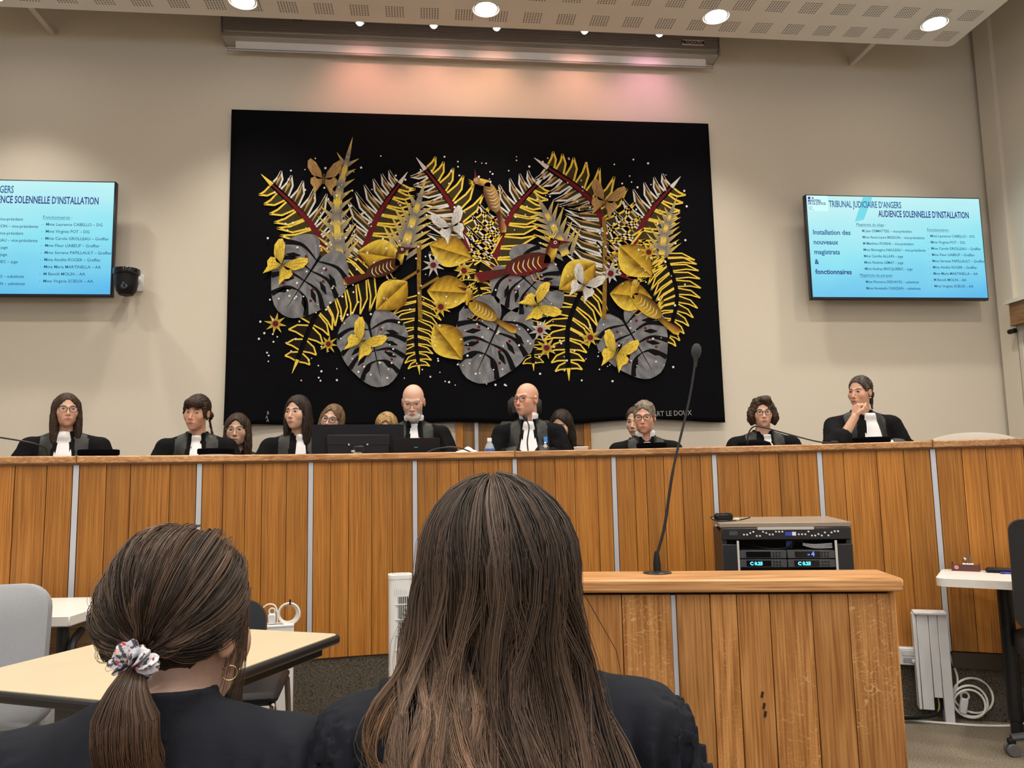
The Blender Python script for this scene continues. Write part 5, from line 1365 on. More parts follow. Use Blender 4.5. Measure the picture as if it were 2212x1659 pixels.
def bird(c, L, ang, lay, flip=1, main=GOLD):
    T_ = Weave(); c = v2(c); u = Vector((math.cos(ang), math.sin(ang))); w = Vector((-u.y, u.x))*flip    # u towards the head, w towards the back
    def E(x, y): return tuple(c+u*L*x+w*L*y)
    T_.poly([E(-.42, .02), E(-1.05, .10), E(-1.1, -.06), E(-.98, -.12), E(-.40, -.10)], [BRN2, RED, YEL, main, BRN2], lay)
    n = 20; T_.poly([E(.46*math.cos(2*math.pi*k/n), .21*math.sin(2*math.pi*k/n)) for k in range(n)], [mix(main, BRN2, .5+.5*math.sin(2*math.pi*k/n)) for k in range(n)], lay+1)
    T_.poly([E(.30, -.06), E(.44, .24), E(.56, .34), E(.66, .30), E(.62, .12), E(.48, -.10)], [main, BRN2, BRN2, main, YEL, main], lay+1)
    n = 10; T_.poly([E(.60+.11*math.cos(2*math.pi*k/n), .26+.10*math.sin(2*math.pi*k/n)) for k in range(n)], mix(main, BRN2, .3), lay+2)
    T_.poly([E(.69, .31), E(.95, .20), E(.69, .22)], [BRN2, RED, RED], lay+2); T_.disc(E(.62, .28), L*.035, WHT, lay+3, 8); T_.disc(E(.62, .28), L*.018, BLK, lay+4, 6)
    for k in range(5): T_.rib([E(.56, .34), E(.44+.07*k, .52-.02*abs(k-2))], L*.035, YEL, lay+2, 'end')
    for k in range(6):
        x = .22-.1*k; T_.rib([tuple(v) for v in spine([E(x+.03, .10), E(x-.03, -.02), E(x+.02, -.14)], 4)], L*.022, WHT if k % 2 else YEL, lay+2, True)
    for x in (.0, .12): T_.rib([E(x, -.18), E(x+.03, -.34), E(x+.10, -.36)], L*.03, TAN, lay+1, False)
    return T_.done('woven_bird')
def stem(pts, w, lay):
    T_ = Weave(); T_.rib([tuple(p) for p in spine(pts, 6)], w, (.22, .12, .02), lay, False); S = spine(pts, 12)
    for k in range(0, len(S)-1, 2): T_.rib([(S[k].x-w*.3, S[k].y), (S[k+1].x+w*.3, S[k+1].y)], w*.22, YEL, lay+1, True)
    return T_.done('woven_stem')
for (pts, n, w, cl, cr, ly) in (([(722, 575), (668, 480), (580, 392)], 9, 62, YEL, WHT, 2), ([(775, 570), (815, 470), (868, 390)], 9, 62, WHT, YEL, 2), ([(1020, 580), (985, 460), (912, 358)], 10, 62, WHT, YEL, 2),
        ([(1062, 580), (1100, 470), (1165, 392)], 9, 60, WHT, YEL, 2), ([(1312, 600), (1290, 450), (1172, 355)], 12, 66, WHT, YEL, 2), ([(1345, 600), (1390, 480), (1456, 398)], 9, 60, WHT, YEL, 2)): frond(pts, n, w, cl, cr, ly)
for (pts, n, w) in (([(812, 590), (700, 655), (638, 790)], 10, 52), ([(905, 635), (898, 720), (905, 795)], 9, 42), ([(1270, 600), (1228, 700), (1228, 805)], 9, 52), ([(1432, 545), (1462, 640), (1436, 745)], 12, 44),
                    ([(1140, 690), (1148, 740), (1152, 790)], 5, 34), ([(1042, 540), (1030, 600), (1040, 640)], 5, 36)): frond(pts, n, w, YEL, YEL, 2, False)
for (pts, n, w) in (([(735, 560), (728, 450), (752, 338)], 10, 54), ([(870, 550), (888, 490), (906, 432)], 7, 66), ([(1222, 552), (1200, 500), (1176, 455)], 7, 62), ([(1428, 552), (1436, 500), (1450, 458)], 7, 46)): thistle(pts, n, w, 6)
for (c, s, a) in (((668, 592), 92, 2.15), ((806, 742), 84, 1.35), ((1066, 725), 96, 2.0), ((1136, 606), 84, .75), ((1366, 728), 86, 1.05)): split_leaf(c, s, a, 10)
for a in (([(906, 525), (905, 600), (908, 690)], 9), ([(1304, 470), (1306, 580), (1304, 690)], 9), ([(906, 585), (862, 612)], 6), ([(906, 625), (948, 600)], 6), ([(1306, 600), (1268, 590)], 6), ([(1306, 560), (1348, 548)], 6)): stem(a[0], a[1], 14)
for (c, L, a) in (((820, 553), 98, 3.3), ((974, 545), 96, .3), ((846, 640), 92, 2.4), ((972, 632), 100, .05), ((968, 740), 98, .9), ((1246, 598), 98, 2.5), ((1372, 566), 98, .75), ((1362, 640), 92, .1)): oval_leaf(c, L, a, 16)
for (c, L, a, k) in (((700, 388), 42, -1.5, TAN), ((610, 574), 46, -.9, YEL), ((974, 492), 40, -1.9, WHT), ((1306, 436), 42, -1.3, TAN), ((782, 740), 44, -.9, YEL), ((1160, 660), 44, -.4, YEL), ((1260, 618), 40, -1.1, WHT), ((1330, 764), 44, -1.2, YEL)): butterfly(c, L, a, 20, k)
for (c, L, a, f, m_) in (((1062, 428), 74, -1.9, -1, TAN), ((828, 580), 84, -.35, -1, BRN2), ((1140, 572), 110, -.25, -1, RED), ((1042, 672), 78, -2.6, 1, GOLD), ((1396, 662), 84, -2.45, 1, GOLD)): bird(c, L, a, 20, f, m_)
for k, c in enumerate(((596, 700), (710, 744), (936, 574), (952, 664), (1002, 586), (1166, 714), (1180, 752), (1274, 730), (1318, 592), (1400, 546))): star(c, rt.uniform(20, 26), 18, WHT if k % 3 == 2 else YEL)
T_ = Weave(); nd = 0
while nd < 420:
    x = rt.uniform(560, 1485); y = rt.uniform(330, 835); ex = (x-1025)/470; ey = (y-585)/250
    if max(abs(ex), abs(ey)) > 1 or (abs(ex)**6+abs(ey)**6 > 1): continue
    T_.disc((x, y), rt.choice((1.3, 1.7, 2.1, 2.5)), (.75, .74, .70), 19, 7); nd += 1
T_.done('woven_dots', 'stuff')
SIGM = mat('signature_thread', (.30, .30, .29), .9)
p0 = tp((1408, 900)); o = link_mesh('signature', text_mesh('ART LE DOUX', .062, 'signature', .86, extrude=.0008), SIGM, tap, (p0[0], -.03, p0[1]), (math.pi/2, -.02, 0))
for k, (ch, px, py) in enumerate((('B', 578, 896), ('A', 575, 905), ('A', 577, 912))):
    p0 = tp((px, py)); link_mesh('weaver_mark', text_mesh(ch, .038, 'weaver_mark', .8, extrude=.0008), SIGM, tap, (p0[0], -.03, p0[1]), (math.pi/2, 0, 0))
# ------------------------------------------------------------------ floor furniture and equipment
# audio rack behind the witness stand
rp_ = atY(1695, 1128, 3.42); RW = .555
rz_ = -.28
rack = empty('audio_rack', (rp_.x, 3.42, 0), rz_, 'black audio equipment rack behind the witness stand', 'equipment rack')
RT = rp_.z; RD = .46
RBLK = mat('rack_black', (.010, .010, .013), .45)
b = MB()
for s in (-1, 1): b.box((s*(RW/2-.012), RD/2, RT/2-.02), (.024, RD, RT-.05), bev=.003)
b.box((0, RD-.01, RT/2), (RW-.04, .02, RT-.06)); b.box((0, RD/2, .06), (RW-.04, RD, .1)); b.build('cabinet', RBLK, rack)
MB().box((0, RD/2+.01, RT-.012), (RW+.01, RD+.01, .022), bev=.003).build('wooden_top', mat('rack_top', (.28, .22, .17), .4, noise=.1, nscale=14), rack)
for s in (-1, 1): MB().box((s*(RW/2-.035), -.004, RT/2-.045), (.07, .02, RT-.10), bev=.003).build('side_post', RBLK, rack)
for s in (-1, 1): MB().box((s*.208, -.010, RT-.43), (.009, .012, .70), bev=.001).build('rack_rail', mat('rack_rail', (.62, .6, .57), .4, .3), rack)
mxr = MB().box((0, .02, RT-.050), (RW-.004, .06, .052), bev=.003).build('mixer', mat('mixer_black', (.012, .012, .015), .35), rack)
MB().box((0, -.012, RT-.026), (.24, .004, .012)).build('label_strip', mat('mixer_strip', (.5, .48, .45), .5), mxr)
MB().box((-.225, -.0115, RT-.046), (.036, .003, .018)).build('mixer_display', DARKG, mxr)
MB().box((.012, -.0115, RT-.050), (.03, .003, .016)).build('mixer_logo', mat('logo_blue', (.03, .06, .45), .4), mxr)
MB().box((.035, -.0115, RT-.050), (.016, .003, .016)).build('mixer_logo', mat('logo_white', (.8, .8, .85), .4), mxr)
KN = mat('knob_white', (.75, .75, .75), .4)
rk = random.Random(3); km = MB().lathe([(.0038, 0), (.0038, .008), (.003, .009), (0, .009)], 8, (0, 0, 0), (0, -1, 0)).mesh('knob'); km.materials.append(KN)
for k in range(30):
    x = -.18+.40*k/29
    if -.01 < x < .05: continue
    o = bpy.data.objects.new('knob', km); COL.objects.link(o); o.parent = mxr; o.location = (x, -.009, RT-.050+rk.choice((-.009, -.003, .004, .009)))
def unit(x, z, lit, w=.20, h=.035):
    u_ = MB().box((x, .03, z), (w, .08, h), bev=.002).build('receiver', mat('receiver_grey', (.055, .058, .065), .4), rack)
    MB().box((x-.02+(.005 if lit == 2 else 0), -.0112, z), (.105, .002, h*.72)).build('display_window', mat('display_black', (.004, .004, .006), .15), u_)
    if lit:
        c_ = (.12, .75, .95) if lit == 1 else (.12, .22, .9)
        me = text_mesh('C 0.25' if lit == 1 else '- 4', .020 if lit == 1 else .026, 'display_digits', 1.0, extrude=.0004, bold=.0012)
        link_mesh('display_digits', me, em('lcd_cyan' if lit == 1 else 'lcd_blue', c_, 1.5), u_, (x-.058 if lit == 1 else x-.015, -.0128, z-.007), (math.pi/2, 0, 0))
    for k in range(3):
        for j in range(2): MB().lathe([(.0035, 0), (.003, .003), (0, .0035)], 8, (x+.045+.013*k, -.0105, z+.007-.014*j), (0, -1, 0)).build('button', BLACKP, u_)
unit(-.102, RT-.140, 0); unit(.102, RT-.140, 2); unit(-.102, RT-.179, 1); unit(.102, RT-.179, 1)
MB().box((0, .25, RT-.10), (.41, .02, .07)).build('patch_panel', BLACKP, rack)
for k in range(4): MB().box((.06+.016*k, .235, RT-.10), (.012, .012, .014)).build('socket', DARKG, rack)
for k in range(4):
    MB().tube(catmull([(.075, .02, RT-.094-.003*k), (.12, .0, RT-.098-.005*k), (.195, .0, RT-.094-.006*k)], 6), .0015, 6).build('patch_cable', mat('cable_grey', (.5, .52, .56), .5), rack)
MB().tube(catmull([(-.16, .06, RT-.10), (-.08, .03, RT-.118), (.0, .03, RT-.116), (.04, .03, RT-.095)], 8), .0045, 6).build('loop_cable', BLACKP, rack)
MB().box((.02, .05, RT-.10), (.025, .02, .03)).build('blue_plug', mat('plug_blue', (.03, .06, .25), .4), rack)
hub = empty('power_adapter', rack.matrix_world @ Vector((0, 0, 0)), 0, 'small black power adapter with coiled lead on top of the rack', 'adapter')
hub.location = (rp_.x-.205, 3.62, RT); hub.rotation_euler = (0, 0, .1)
b = MB(); b.box((0, 0, .018), (.082, .04, .030), bev=.006)
for k in range(3): b.box((-.026+.026*k, 0, .034), (.016, .03, .006), bev=.002)
b.build('block', BLACKP, hub)
MB().tube(catmull([(-.04, 0, .02), (-.075, -.02, .02), (-.06, -.06, .004), (0, -.07, .004), (.06, -.05, .006), (.12, -.03, .014)], 8), .0028, 6).build('lead', BLACKP, hub)
MB().box((.035, -.06, .010), (.016, .022, .010), .5, bev=.002).build('plug', mat('plug_ivory', (.72, .68, .5), .5), hub)

# tower fan
fp = atY(864, 1240, 3.95)
fan = empty('tower_fan', (fp.x, 3.95, 0), .12, 'white tower fan standing in front of the bench', 'fan')
FW = mat('fan_white', (.80, .80, .80), .35)
FZ = fp.z
FB_ = MB().prism(rrect(.108, .108, .03, 5), .06, FZ-.018).build('column', FW, fan)
MB().lathe([(0, 0), (.12, 0), (.125, .012), (.11, .035), (.05, .06), (0, .06)], 28).build('base', FW, fan)
MB().prism(rrect(.112, .112, .03, 5), FZ-.018, FZ).build('top', FW, fan)
MB().prism(rrect(.075, .075, .03, 5), FZ, FZ+.003).build('control_ring', mat('fan_grey', (.55, .55, .56), .4), fan)
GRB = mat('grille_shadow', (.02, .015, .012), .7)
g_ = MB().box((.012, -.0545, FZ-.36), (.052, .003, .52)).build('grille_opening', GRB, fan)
for k in range(6): MB().box((-.010+.0088*k, -.0565, FZ-.36), (.0030, .004, .52)).build('grille_bar', FW, g_)
for k in range(7): MB().box((.006, -.058, FZ-.135-.070*k), (.068, .003, .0045)).build('grille_crossbar', FW, g_)
b = MB()
for k in range(7): b.tube([(-.030+.0095*k, -.0552, FZ-.060-.002*k), (-.030+.0095*k, -.0552, FZ-.095)], .0007, 4)
b.build('vent_slots', mat('slot_grey', (.42, .42, .43), .6), fan)

# cream topped table in the left foreground
TH = .74
A_ = Vector((-.275, 2.772)); dv = Vector((.434, .901)).normalized(); du = Vector((-dv.y, dv.x))
tl, tw_ = .72, .87
tc_ = A_-dv*tw_/2+du*tl/2; ta_ = math.atan2(dv.y, dv.x)
tab = empty('cream_table', (tc_.x, tc_.y, 0), ta_, 'cream topped table with black edge in the left foreground', 'table')
MB().prism(rrect(tw_-.024, tl-.024, .022, 4), TH-.004, TH).build('table_top', CREAM, tab)
o = MB().prism(rrect(tw_, tl, .03, 5), TH-.030, TH-.0025).build('edge_band', mat('edge_rubber', (.012, .012, .014), .35), tab)
md = o.modifiers.new('b', 'BEVEL'); md.width = .009; md.segments = 3; md.limit_method = 'ANGLE'
for s in (-1, 1):
    MB().box((0, s*(tl/2-.07), TH-.048), (tw_-.1, .045, .035), bev=.003).build('under_rail', BLACKM, tab)
    MB().box((s*(tw_/2-.13), 0, TH-.05), (.05, tl-.2, .03), bev=.003).build('cross_rail', BLACKM, tab)
    lg = MB(); lg.box((s*(tw_/2-.16), -s*0, TH/2-.01), (.06, .13, TH-.07), bev=.006); lg.build('leg', mat('leg_dark_grey', (.06, .06, .062), .4, .3), tab)
    MB().box((s*(tw_/2-.16), 0, .02), (.06, tl-.12, .04), bev=.008).build('foot', mat('leg_dark_grey', (0, 0, 0)), tab)
MB().box((-.02, .0, TH-.20), (tw_-.36, .015, .24), bev=.003).build('modesty_panel', mat('panel_grey', (.42, .42, .43), .5), tab)
# chrome leg frame of a chair pushed under the table
ch = empty('tube_chair', (atY(486, 1400, 3.36).x, 3.36, 0), .06, 'black chair with bent chrome tube legs behind the cream table', 'chair')
for s in (-1, 1):
    MB().tube(catmull([(s*.21, -.20, .42), (s*.215, -.235, .415), (s*.22, -.245, .38), (s*.235, -.25, .0)], 6), .0115, 10).build('leg', mat('dark_chrome', (.25, .2, .19), .22, 1), ch)
    MB().tube(catmull([(s*.21, .18, .42), (s*.215, .21, .41), (s*.22, .22, .38), (s*.235, .25, .0)], 6), .0115, 10).build('leg', mat('dark_chrome', (0, 0, 0)), ch)
MB().box((0, 0, .44), (.46, .45, .05), bev=.02).build('seat', BLACKP, ch)
b = MB().prism(rrect(.27, .30, .09, 8), 0, .04)
b.build('backrest', mat('black_leather', (.016, .018, .022), .38, bump=.1, nscale=200), ch, (0, .20, .60), (math.radians(84), 0, 0))
for s in (-1, 1): MB().tube([(s*.09, .2, .43), (s*.09, .205, .6)], .01, 8).build('back_post', BLACKM, ch)

# grey upholstered swivel chair at the far left
gc_p = atY(30, 1440, 2.95)
GFAB = mat('grey_blue_fabric', (.30, .315, .345), .95, noise=.08, nscale=300, bump=.2)
def soft_pad(w, h, d, r, bulge=.02):
    """upholstered pad in XZ with rounded outline, front at -y"""
    b = MB(); out = rrect(w, h, r, 6); n = len(out); rings = [(1.0, d/2), (1.0, .0), (.985, -d*.35), (.93, -d*.5), (.6, -d*.5-bulge*.6), (.25, -d*.5-bulge)]
    vs = []; fs = []
    for (s_, y) in rings: vs += [(p[0]*s_, y, p[1]*s_) for p in out]
    for i in range(len(rings)-1):
        for k in range(n): k2 = (k+1) % n; fs.append((i*n+k, (i+1)*n+k, (i+1)*n+k2, i*n+k2))
    fs.append(tuple(range(n))); fs.append(tuple((len(rings)-1)*n+k for k in range(n))[::-1])
    b.add(vs, [tuple(reversed(f)) for f in fs]); return b
gch = empty('grey_swivel_chair', (gc_p.x-.22, 3.0, 0), math.radians(180+12), 'grey blue upholstered swivel chair cut by the left picture edge', 'chair')
soft_pad(.56, .48, .06, .09).build('backrest', GFAB, gch, (0, -.02, .665), (math.radians(-8), 0, math.pi))
soft_pad(.60, .17, .12, .07, .03).build('lumbar_cushion', GFAB, gch, (0, -.01, .50), (math.radians(-4), 0, math.pi))
soft_pad(.54, .54, .10, .10).build('seat', GFAB, gch, (0, -.28, .40), (math.radians(-90), 0, 0))
def swivel_base(e, hub_z=.40, cas=True, rad=.30, off=(0, 0)):
    MB().tube([(off[0], off[1], .10), (off[0], off[1], hub_z)], .028, 12).build('gas_column', BLACKM, e)
    for k in range(5):
        a = 2*math.pi*k/5+.3; c, s_ = math.cos(a), math.sin(a)
        MB().tube([(off[0]+.03*c, off[1]+.03*s_, .115), (off[0]+rad*c, off[1]+rad*s_, .075)], [.024, .016], 8).build('base_spoke', DARKG, e)
        cb = MB(); cb.box((off[0]+rad*c, off[1]+rad*s_, .062), (.03, .03, .025), a, bev=.005); cs = cb.build('caster', BLACKP, e)
        w_ = MB()
        for q in (-.016, .016): w_.lathe([(0, -.008), (.024, -.008), (.0275, -.004), (.0275, .004), (.024, .008), (0, .008)], 18, (off[0]+rad*c-s_*q, off[1]+rad*s_+c*q, .0275), (-s_, c, 0))
        w_.build('caster_wheel', mat('wheel_grey', (.10, .10, .105), .45), cs)
swivel_base(gch, .36, off=(0, -.27))
for s in (-1, 1):
    MB().tube(catmull([(s*.25, -.25, .44), (s*.31, -.25, .50), (s*.31, -.28, .63), (s*.31, -.45, .66)], 6), .016, 8).build('armrest', BLACKP, gch)
MB().box((0, .06, .62), (.09, .03, .5), bev=.01).build('back_spine', BLACKP, gch)

# white desk behind it
dk = atZ(190, 1303, .75)
desk = empty('white_side_desk', (dk.x-.45, dk.y-.02, 0), -.12, 'white topped desk behind the grey swivel chair', 'desk')
MB().box((0, 0, .73), (1.1, .5, .042), bev=.004).build('desk_top', WHITEL, desk)
SH = mat('metal_shelf', (.45, .42, .38), .35, .5)
for k in range(3): MB().box((.05, -.10-.06*k, .56), (.9, .022, .008)).build('shelf_bar', SH, desk)
MB().box((0, .21, .55), (1.0, .012, .30), bev=.002).build('back_panel', wood('desk_back', (.2, .11, .05), (.3, .18, .09), (.38, .24, .13), axis='X'), desk)
for s in (-1, 1):
    for q in (-1, 1): MB().tube([(s*.5, q*.2, 0), (s*.5, q*.2, .71)], .022, 10).build('leg', BLACKM, desk)

# cable box, coil and plugs by the bench foot
cbp = atY(594, 1360, 3.95)
box_ = empty('cable_box', (cbp.x, 4.0, 0), .14, 'white cable cover box at the bench foot behind the table', 'cable box')
CBZ = atY(594, 1352, 4.0).z
MB().box((0, 0, CBZ/2+.02), (.155, .09, CBZ-.04), bev=.003).build('cover', WHITEP, box_)
for s in (-1, 0, 1): MB().box((s*.064, -.002, .02), (.02 if s else .03, .085, .04)).build('foot', WHITEP, box_)
MB().box((0, -.046, CBZ/2), (.004, .004, CBZ-.1)).build('groove', mat('groove_grey', (.35, .35, .37), .6), box_)
MB().box((0, 0, CBZ+.004), (.16, .095, .010), bev=.002).build('lid', WHITEP, box_)
cp = atY(626, 1327, 4.0)
coil = empty('extension_cord', (cp.x, 3.99, CBZ+.009), 0, 'coiled white extension cord standing on the cable box', 'cord')
b = MB()
for k in range(4):
    r_ = .050-.003*k; b.tube([(.0+r_*math.cos(a)-.003*k, -.012+.008*k, cp.z-CBZ-.009+.006+r_*math.sin(a)) for a in np.linspace(0, 6.283, 28)], .0045, 7, False)
b.tube(catmull([(-.035, 0, .0), (-.01, 0, .006), (.02, -.004, .012), (.05, 0, .035)], 6), .0045, 7)
b.build('coil', mat('cord_white', (.82, .80, .75), .45), coil)
MB().box((.002, 0, cp.z-CBZ+.050), (.008, .034, .022), .2).build('cable_tie', BLACKP, coil)
pg = empty('plug_socket', (cp.x-.155, 3.985, CBZ+.009), 0, 'white plug and round socket ends beside the cord coil', 'plug')
b = MB(); b.lathe([(.011, -.03), (.022, -.028), (.022, .0), (.019, .012), (.010, .03), (.006, .045), (0, .046)], 16, (0, 0, .046), (.75, 0, .66)); b.build('socket_end', WHITEP, pg)
MB().tube([(-.028, 0, .020), (-.045, 0, .004)], .004, 6).build('pin', CHROME, pg)
b = MB(); b.box((.075, 0, .026), (.034, .026, .048), bev=.004); b.tube([(.075+.014*math.cos(a), 0, .062+.014*math.sin(a)) for a in np.linspace(0, 6.283, 18)], .0042, 7, False); b.build('ring_plug', WHITEP, pg)
MB().tube(catmull([(.030, 0, .078), (.055, 0, .095), (.085, 0, .090), (.098, 0, .060), (.101, 0, .008)], 6), .0035, 6).build('lead', mat('cord_white', (0, 0, 0)), pg)
f0 = atZ(632, 1572, .005)
lead = MB().tube(catmull([(cbp.x+.085, 3.99, .12), (cbp.x+.10, 3.93, .05), (f0.x+.05, f0.y-.05, .008), (f0.x+.16, f0.y-.13, .005), (f0.x+.4, f0.y-.1, .005), (f0.x+.7, f0.y+.1, .005)], 8), .0042, 7).build('white_floor_lead', mat('cord_white', (0, 0, 0)))
tag(lead, 'thin white lead running from the cable box onto the floor', 'cord')

# white trunking and socket on the bench front at right
t9 = BT0+7.83*BDT
def trunk_pt(px, py, r): 
    lo, hi = TA, TB
    for _ in range(40):
        m_ = (lo+hi)/2; q = apt(m_, r); v = CAMM.transposed() @ (Vector((q[0], q[1], .6))-Vector((0, 0, EYE)))
        if IMW/2+FPX*v.x/-v.z < px: lo = m_
        else: hi = m_
    return m_
ttk = trunk_pt(2003, 0, -.06); q_ = apt(ttk, -.06)
tz_top = atY(2003, 1325, q_[1]).z
tr = empty('cable_trunking', (q_[0], q_[1], 0), -ttk, 'white vertical cable trunking on the bench front at right', 'trunking')
for k, (x, w) in enumerate(((-.072, .016), (-.036, .054), (.012, .040), (.055, .044))):
    z0 = .06 if k < 2 else (.12 if k == 2 else .0)
    if k == 3: MB().box((x, 0, tz_top/2), (w, .07, tz_top), bev=.002).build('cover_strip', WHITEP, tr)
    else: MB().box((x, .002*k, (tz_top+z0)/2), (w-.0015, .07, tz_top-z0), bev=.002).build('cover_strip', WHITEP, tr)
MB().box((0, -.01, tz_top+.006), (.15, .08, .016), bev=.004).build('end_cap', WHITEP, tr)
for k in range(5): MB().tube(catmull([(.014+.004*k, .0, .12), (.012+.003*k, -.01, .06), (-.03, -.03-.006*k, .022+.005*k), (-.20, -.05-.008*k, .012+.004*k), (-.45, -.02, .012)], 7), .0055, 6).build('cable', BLACKP if k else mat('cable_yellow', (.4, .34, .08), .5), tr)
ts = trunk_pt(1952, 0, -.03); q2 = apt(ts, -.03)
so = empty('wall_socket', (q2[0], q2[1], atY(1952, 1418, q2[1]).z), -ts, 'white double socket with grey switch left of the trunking', 'socket')
MB().box((0, .01, 0), (.12, .04, .085), bev=.004).build('case', WHITEP, so)
MB().box((.01, -.012, -.018), (.07, .004, .024), bev=.001).build('switch_plate', mat('switch_grey', (.3, .3, .32), .5), so)
MB().box((.022, -.018, -.020), (.018, .012, .016), bev=.002).build('plug', WHITEP, so)
MB().box((.0, -.012, .018), (.06, .004, .026), bev=.001).build('cover_flap', mat('flap_white', (.62, .62, .64), .4), so)
# coil of white cord on the floor
fc = atZ(2082, 1548, .0)
wc2 = empty('white_cord_coil', (fc.x-.01, fc.y-.07, 0), -.42, 'loose white cord coil leaning on the dais below the right desk', 'cord')
CW = mat('cord_white', (0, 0, 0)); b = MB()
for (cx_, cz_, r_, yy) in ((.0, .095, .078, 0), (.018, .12, .088, .012), (-.005, .085, .07, -.012)): b.tube([(cx_+r_*math.cos(a), yy+.01*math.sin(a*2), max(.006, cz_+r_*.95*math.sin(a))) for a in np.linspace(0, 6.283, 30)], .0055, 7, False)
b.tube(catmull([(-.065, 0, .12), (-.045, .01, .2), (-.07, .02, .32), (-.095, .02, .50), (-.10, .02, .66)], 8), .0055, 7); b.build('coil', CW, wc2)
b = MB(); b.box((-.030, 0, .07), (.035, .03, .075), ry=.2, bev=.006); b.tube([(-.02+.018*math.cos(a), -.0, .118+.018*math.sin(a)) for a in np.linspace(0, 6.283, 18)], .005, 7, False); b.build('plug', WHITEP, wc2)
fl_ = [atZ(x, y, .006) for x, y in ((1930, 1548), (1975, 1556), (2040, 1562), (2110, 1567), (2180, 1568), (2240, 1560))]
ld_ = MB().tube(catmull([tuple(p) for p in fl_], 8), .0058, 7).build('white_floor_cable', CW); tag(ld_, 'white cable lying along the carpet at right', 'cord')

# right desk
d0 = atZ(2020, 1249, .745); d1 = atZ(2195, 1257, .745); d2 = atZ(2041, 1233, .745)
dd = Vector((d1.x-d0.x, d1.y-d0.y)).normalized(); ang_ = math.atan2(dd.y, dd.x)
rd_ = empty('white_front_desk', (d0.x, d0.y, 0), ang_, 'white desk with black tubular leg at the right edge', 'desk')
dl, dp = 1.2, .40
MB().prism(rrect(dl, dp, .045, 6, dl/2, dp/2), .709, .745).build('desk_top', WHITEL, rd_)
lw_ = Matrix.Rotation(-ang_, 2) @ (atZ(2199, 1598, 0).to_2d()-d0.to_2d())
for (x, y) in ((lw_.x, lw_.y), (1.1, .06), (1.1, .34)):
    l_ = MB(); l_.tube([(x, y, .02), (x, y, .10)], .026, 14); l_.tube([(x, y, .09), (x, y, .709)], .033, 14); lg = l_.build('leg', BLACKM, rd_)
    MB().lathe([(0, 0), (.034, 0), (.034, .012), (.026, .02), (0, .02)], 16, (x, y, 0)).build('levelling_foot', mat('foot_grey', (.25, .25, .26), .4), lg)
st_p = atZ(2080, 1232, .745)
sth = empty('stamp_holder', (st_p.x+.01, st_p.y-.01, .745), ang_, 'small dark red desk tray with silver bell push and red round badge', 'desk tray')
b = MB(); b.box((0, 0, .005), (.12, .07, .010)); b.box((0, -.034, .016), (.12, .004, .03)); b.box((-.058, 0, .020), (.004, .07, .04)); b.box((.058, 0, .018), (.004, .07, .034)); b.build('tray', mat('dark_red_wood', (.10, .03, .025), .45), sth)
MB().lathe([(0, 0), (.010, 0), (.010, .002), (0, .002)], 16, (-.038, -.0365, .018), (0, -1, 0)).build('badge', mat('badge_red', (.6, .25, .25), .4), sth)
MB().tube([(-.012, -.01, .03), (.035, -.01, .03)], .007, 10).build('stamp_rod', CHROME, sth); MB().ball((-.002, 0, .054), .011).build('bell_knob', CHROME, sth); MB().tube([(.018, 0, .03), (.022, 0, .075)], .005, 8).build('pin', mat('pin_grey', (.2, .2, .21), .4, .5), sth); MB().ball((.042, -.012, .02), (.014, .014, .010)).build('bell_knob', CHROME, sth)
ph_p = atZ(2165, 1238, .745)
pho = empty('desk_telephone', (ph_p.x+.02, ph_p.y, .745), ang_, 'flat black telephone handset on the right desk', 'telephone')
MB().box((0, 0, .012), (.17, .05, .022), bev=.008).build('handset', BLACKP, pho)
pen = empty('blue_pen', (ph_p.x+.03, ph_p.y-.06, .745), ang_+.1, 'blue pen lying beside the telephone', 'pen')
MB().tube([(-.05, 0, .005), (.05, 0, .005)], .0045, 8).build('barrel', mat('pen_blue', (.03, .05, .5), .3), pen); MB().tube([(-.068, 0, .005), (-.05, 0, .005)], .0055, 8).build('pen_cap', mat('pen_navy', (.01, .015, .2), .3), pen)

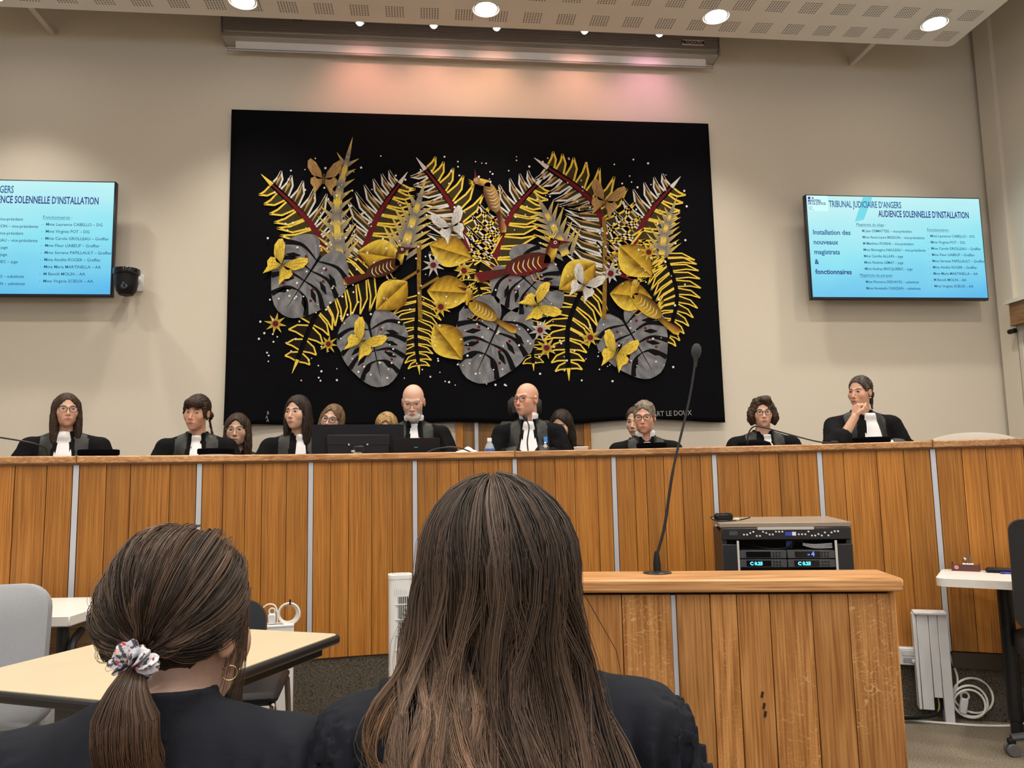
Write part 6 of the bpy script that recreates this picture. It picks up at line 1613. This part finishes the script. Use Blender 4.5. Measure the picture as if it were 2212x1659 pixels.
# black office chair at the right edge
cz_ = atY(2173, 1150, 3.05)
och = empty('black_office_chair', (cz_.x+.25+.205, 3.05+.22, 0), math.pi-.55, 'black office chair with castors cut by the right picture edge', 'chair')
MESHB = mat('chair_mesh_black', (.011, .011, .013), .7, bump=.3, nscale=300)
soft_pad(.50, .46, .05, .05, .012).build('backrest', MESHB, och, (0, .26, .80), (math.radians(-6), 0, 0))
soft_pad(.44, .42, .08, .08).build('seat', MESHB, och, (0, 0, .46), (math.radians(-90), 0, 0))
MB().box((0, .31, .62), (.07, .03, .36), bev=.01).build('back_spine', DARKG, och)
for s in (-1, 1):
    MB().box((s*.14, .27, .60), (.03, .03, .14), bev=.006).build('back_bracket', DARKG, och)
swivel_base(och, .42)

# chairs behind the bench: headrest chair of the presiding judge, pale chair at right
pl2, t2 = seat(1140, 826, 1.02, .123, dict(hs=.93))
hc = empty('high_back_chair', (pl2[0]+.02, pl2[1]+.20, DAIS), -t2*.7-.1, 'black high back chair with headrest behind the presiding judge', 'chair')
hz = pl2[2]-DAIS
MB().box((0, 0, 0), (.245, .07, .15), bev=.035).build('headrest', MESHB, hc, (-.02, .03, hz-.035))
MB().box((0, 0, 0), (.40, .07, .50), bev=.035).build('backrest', MESHB, hc, (-.02, .06, hz-.385))
MB().box((0, -.22, .46), (.50, .46, .08), bev=.03).build('seat', MESHB, hc); MB().box((0, .09, hz-.32), (.06, .03, .62)).build('back_spine', BLACKP, hc)
swivel_base(hc, .43, off=(0, -.2))
g2, t3 = on_bench(2098, .85)
pc = empty('pale_chair', (g2.x, g2.y, DAIS), -t3, 'pale grey round backed chair, empty, at the right end of the bench', 'chair')
zt = atY(2098, 934, g2.y).z-DAIS
b = MB(); vs = []; fs = []; n_ = 24
for k in range(n_+1):
    u_ = -1+2*k/n_; zz = zt-.055*u_**2-.02*abs(u_)**6
    for (y, z) in ((.0, zz-.34), (-.015, zz-.05), (.0, zz), (.035, zz-.004), (.03, zz-.34)): vs.append((u_*.275, y-.10*(u_*u_), z))
for k in range(n_):
    for j in range(5): fs.append((k*5+j, k*5+(j+1) % 5, (k+1)*5+(j+1) % 5, (k+1)*5+j))
b.add(vs, fs); b.build('backrest', mat('pale_grey_shell', (.56, .53, .48), .6), pc)
MB().box((0, -.28, .45), (.5, .46, .06), bev=.025).build('seat', mat('pale_grey_shell', (0, 0, 0)), pc)
for s in (-1, 1):
    MB().tube([(s*.2, .03, zt-.3), (s*.2, .0, .45)], .012, 8).build('back_post', CHROME, pc)
    for q in (-.46, -.1): MB().tube([(s*.2, q, .44), (s*.22, q, 0)], .012, 8).build('leg', CHROME, pc)
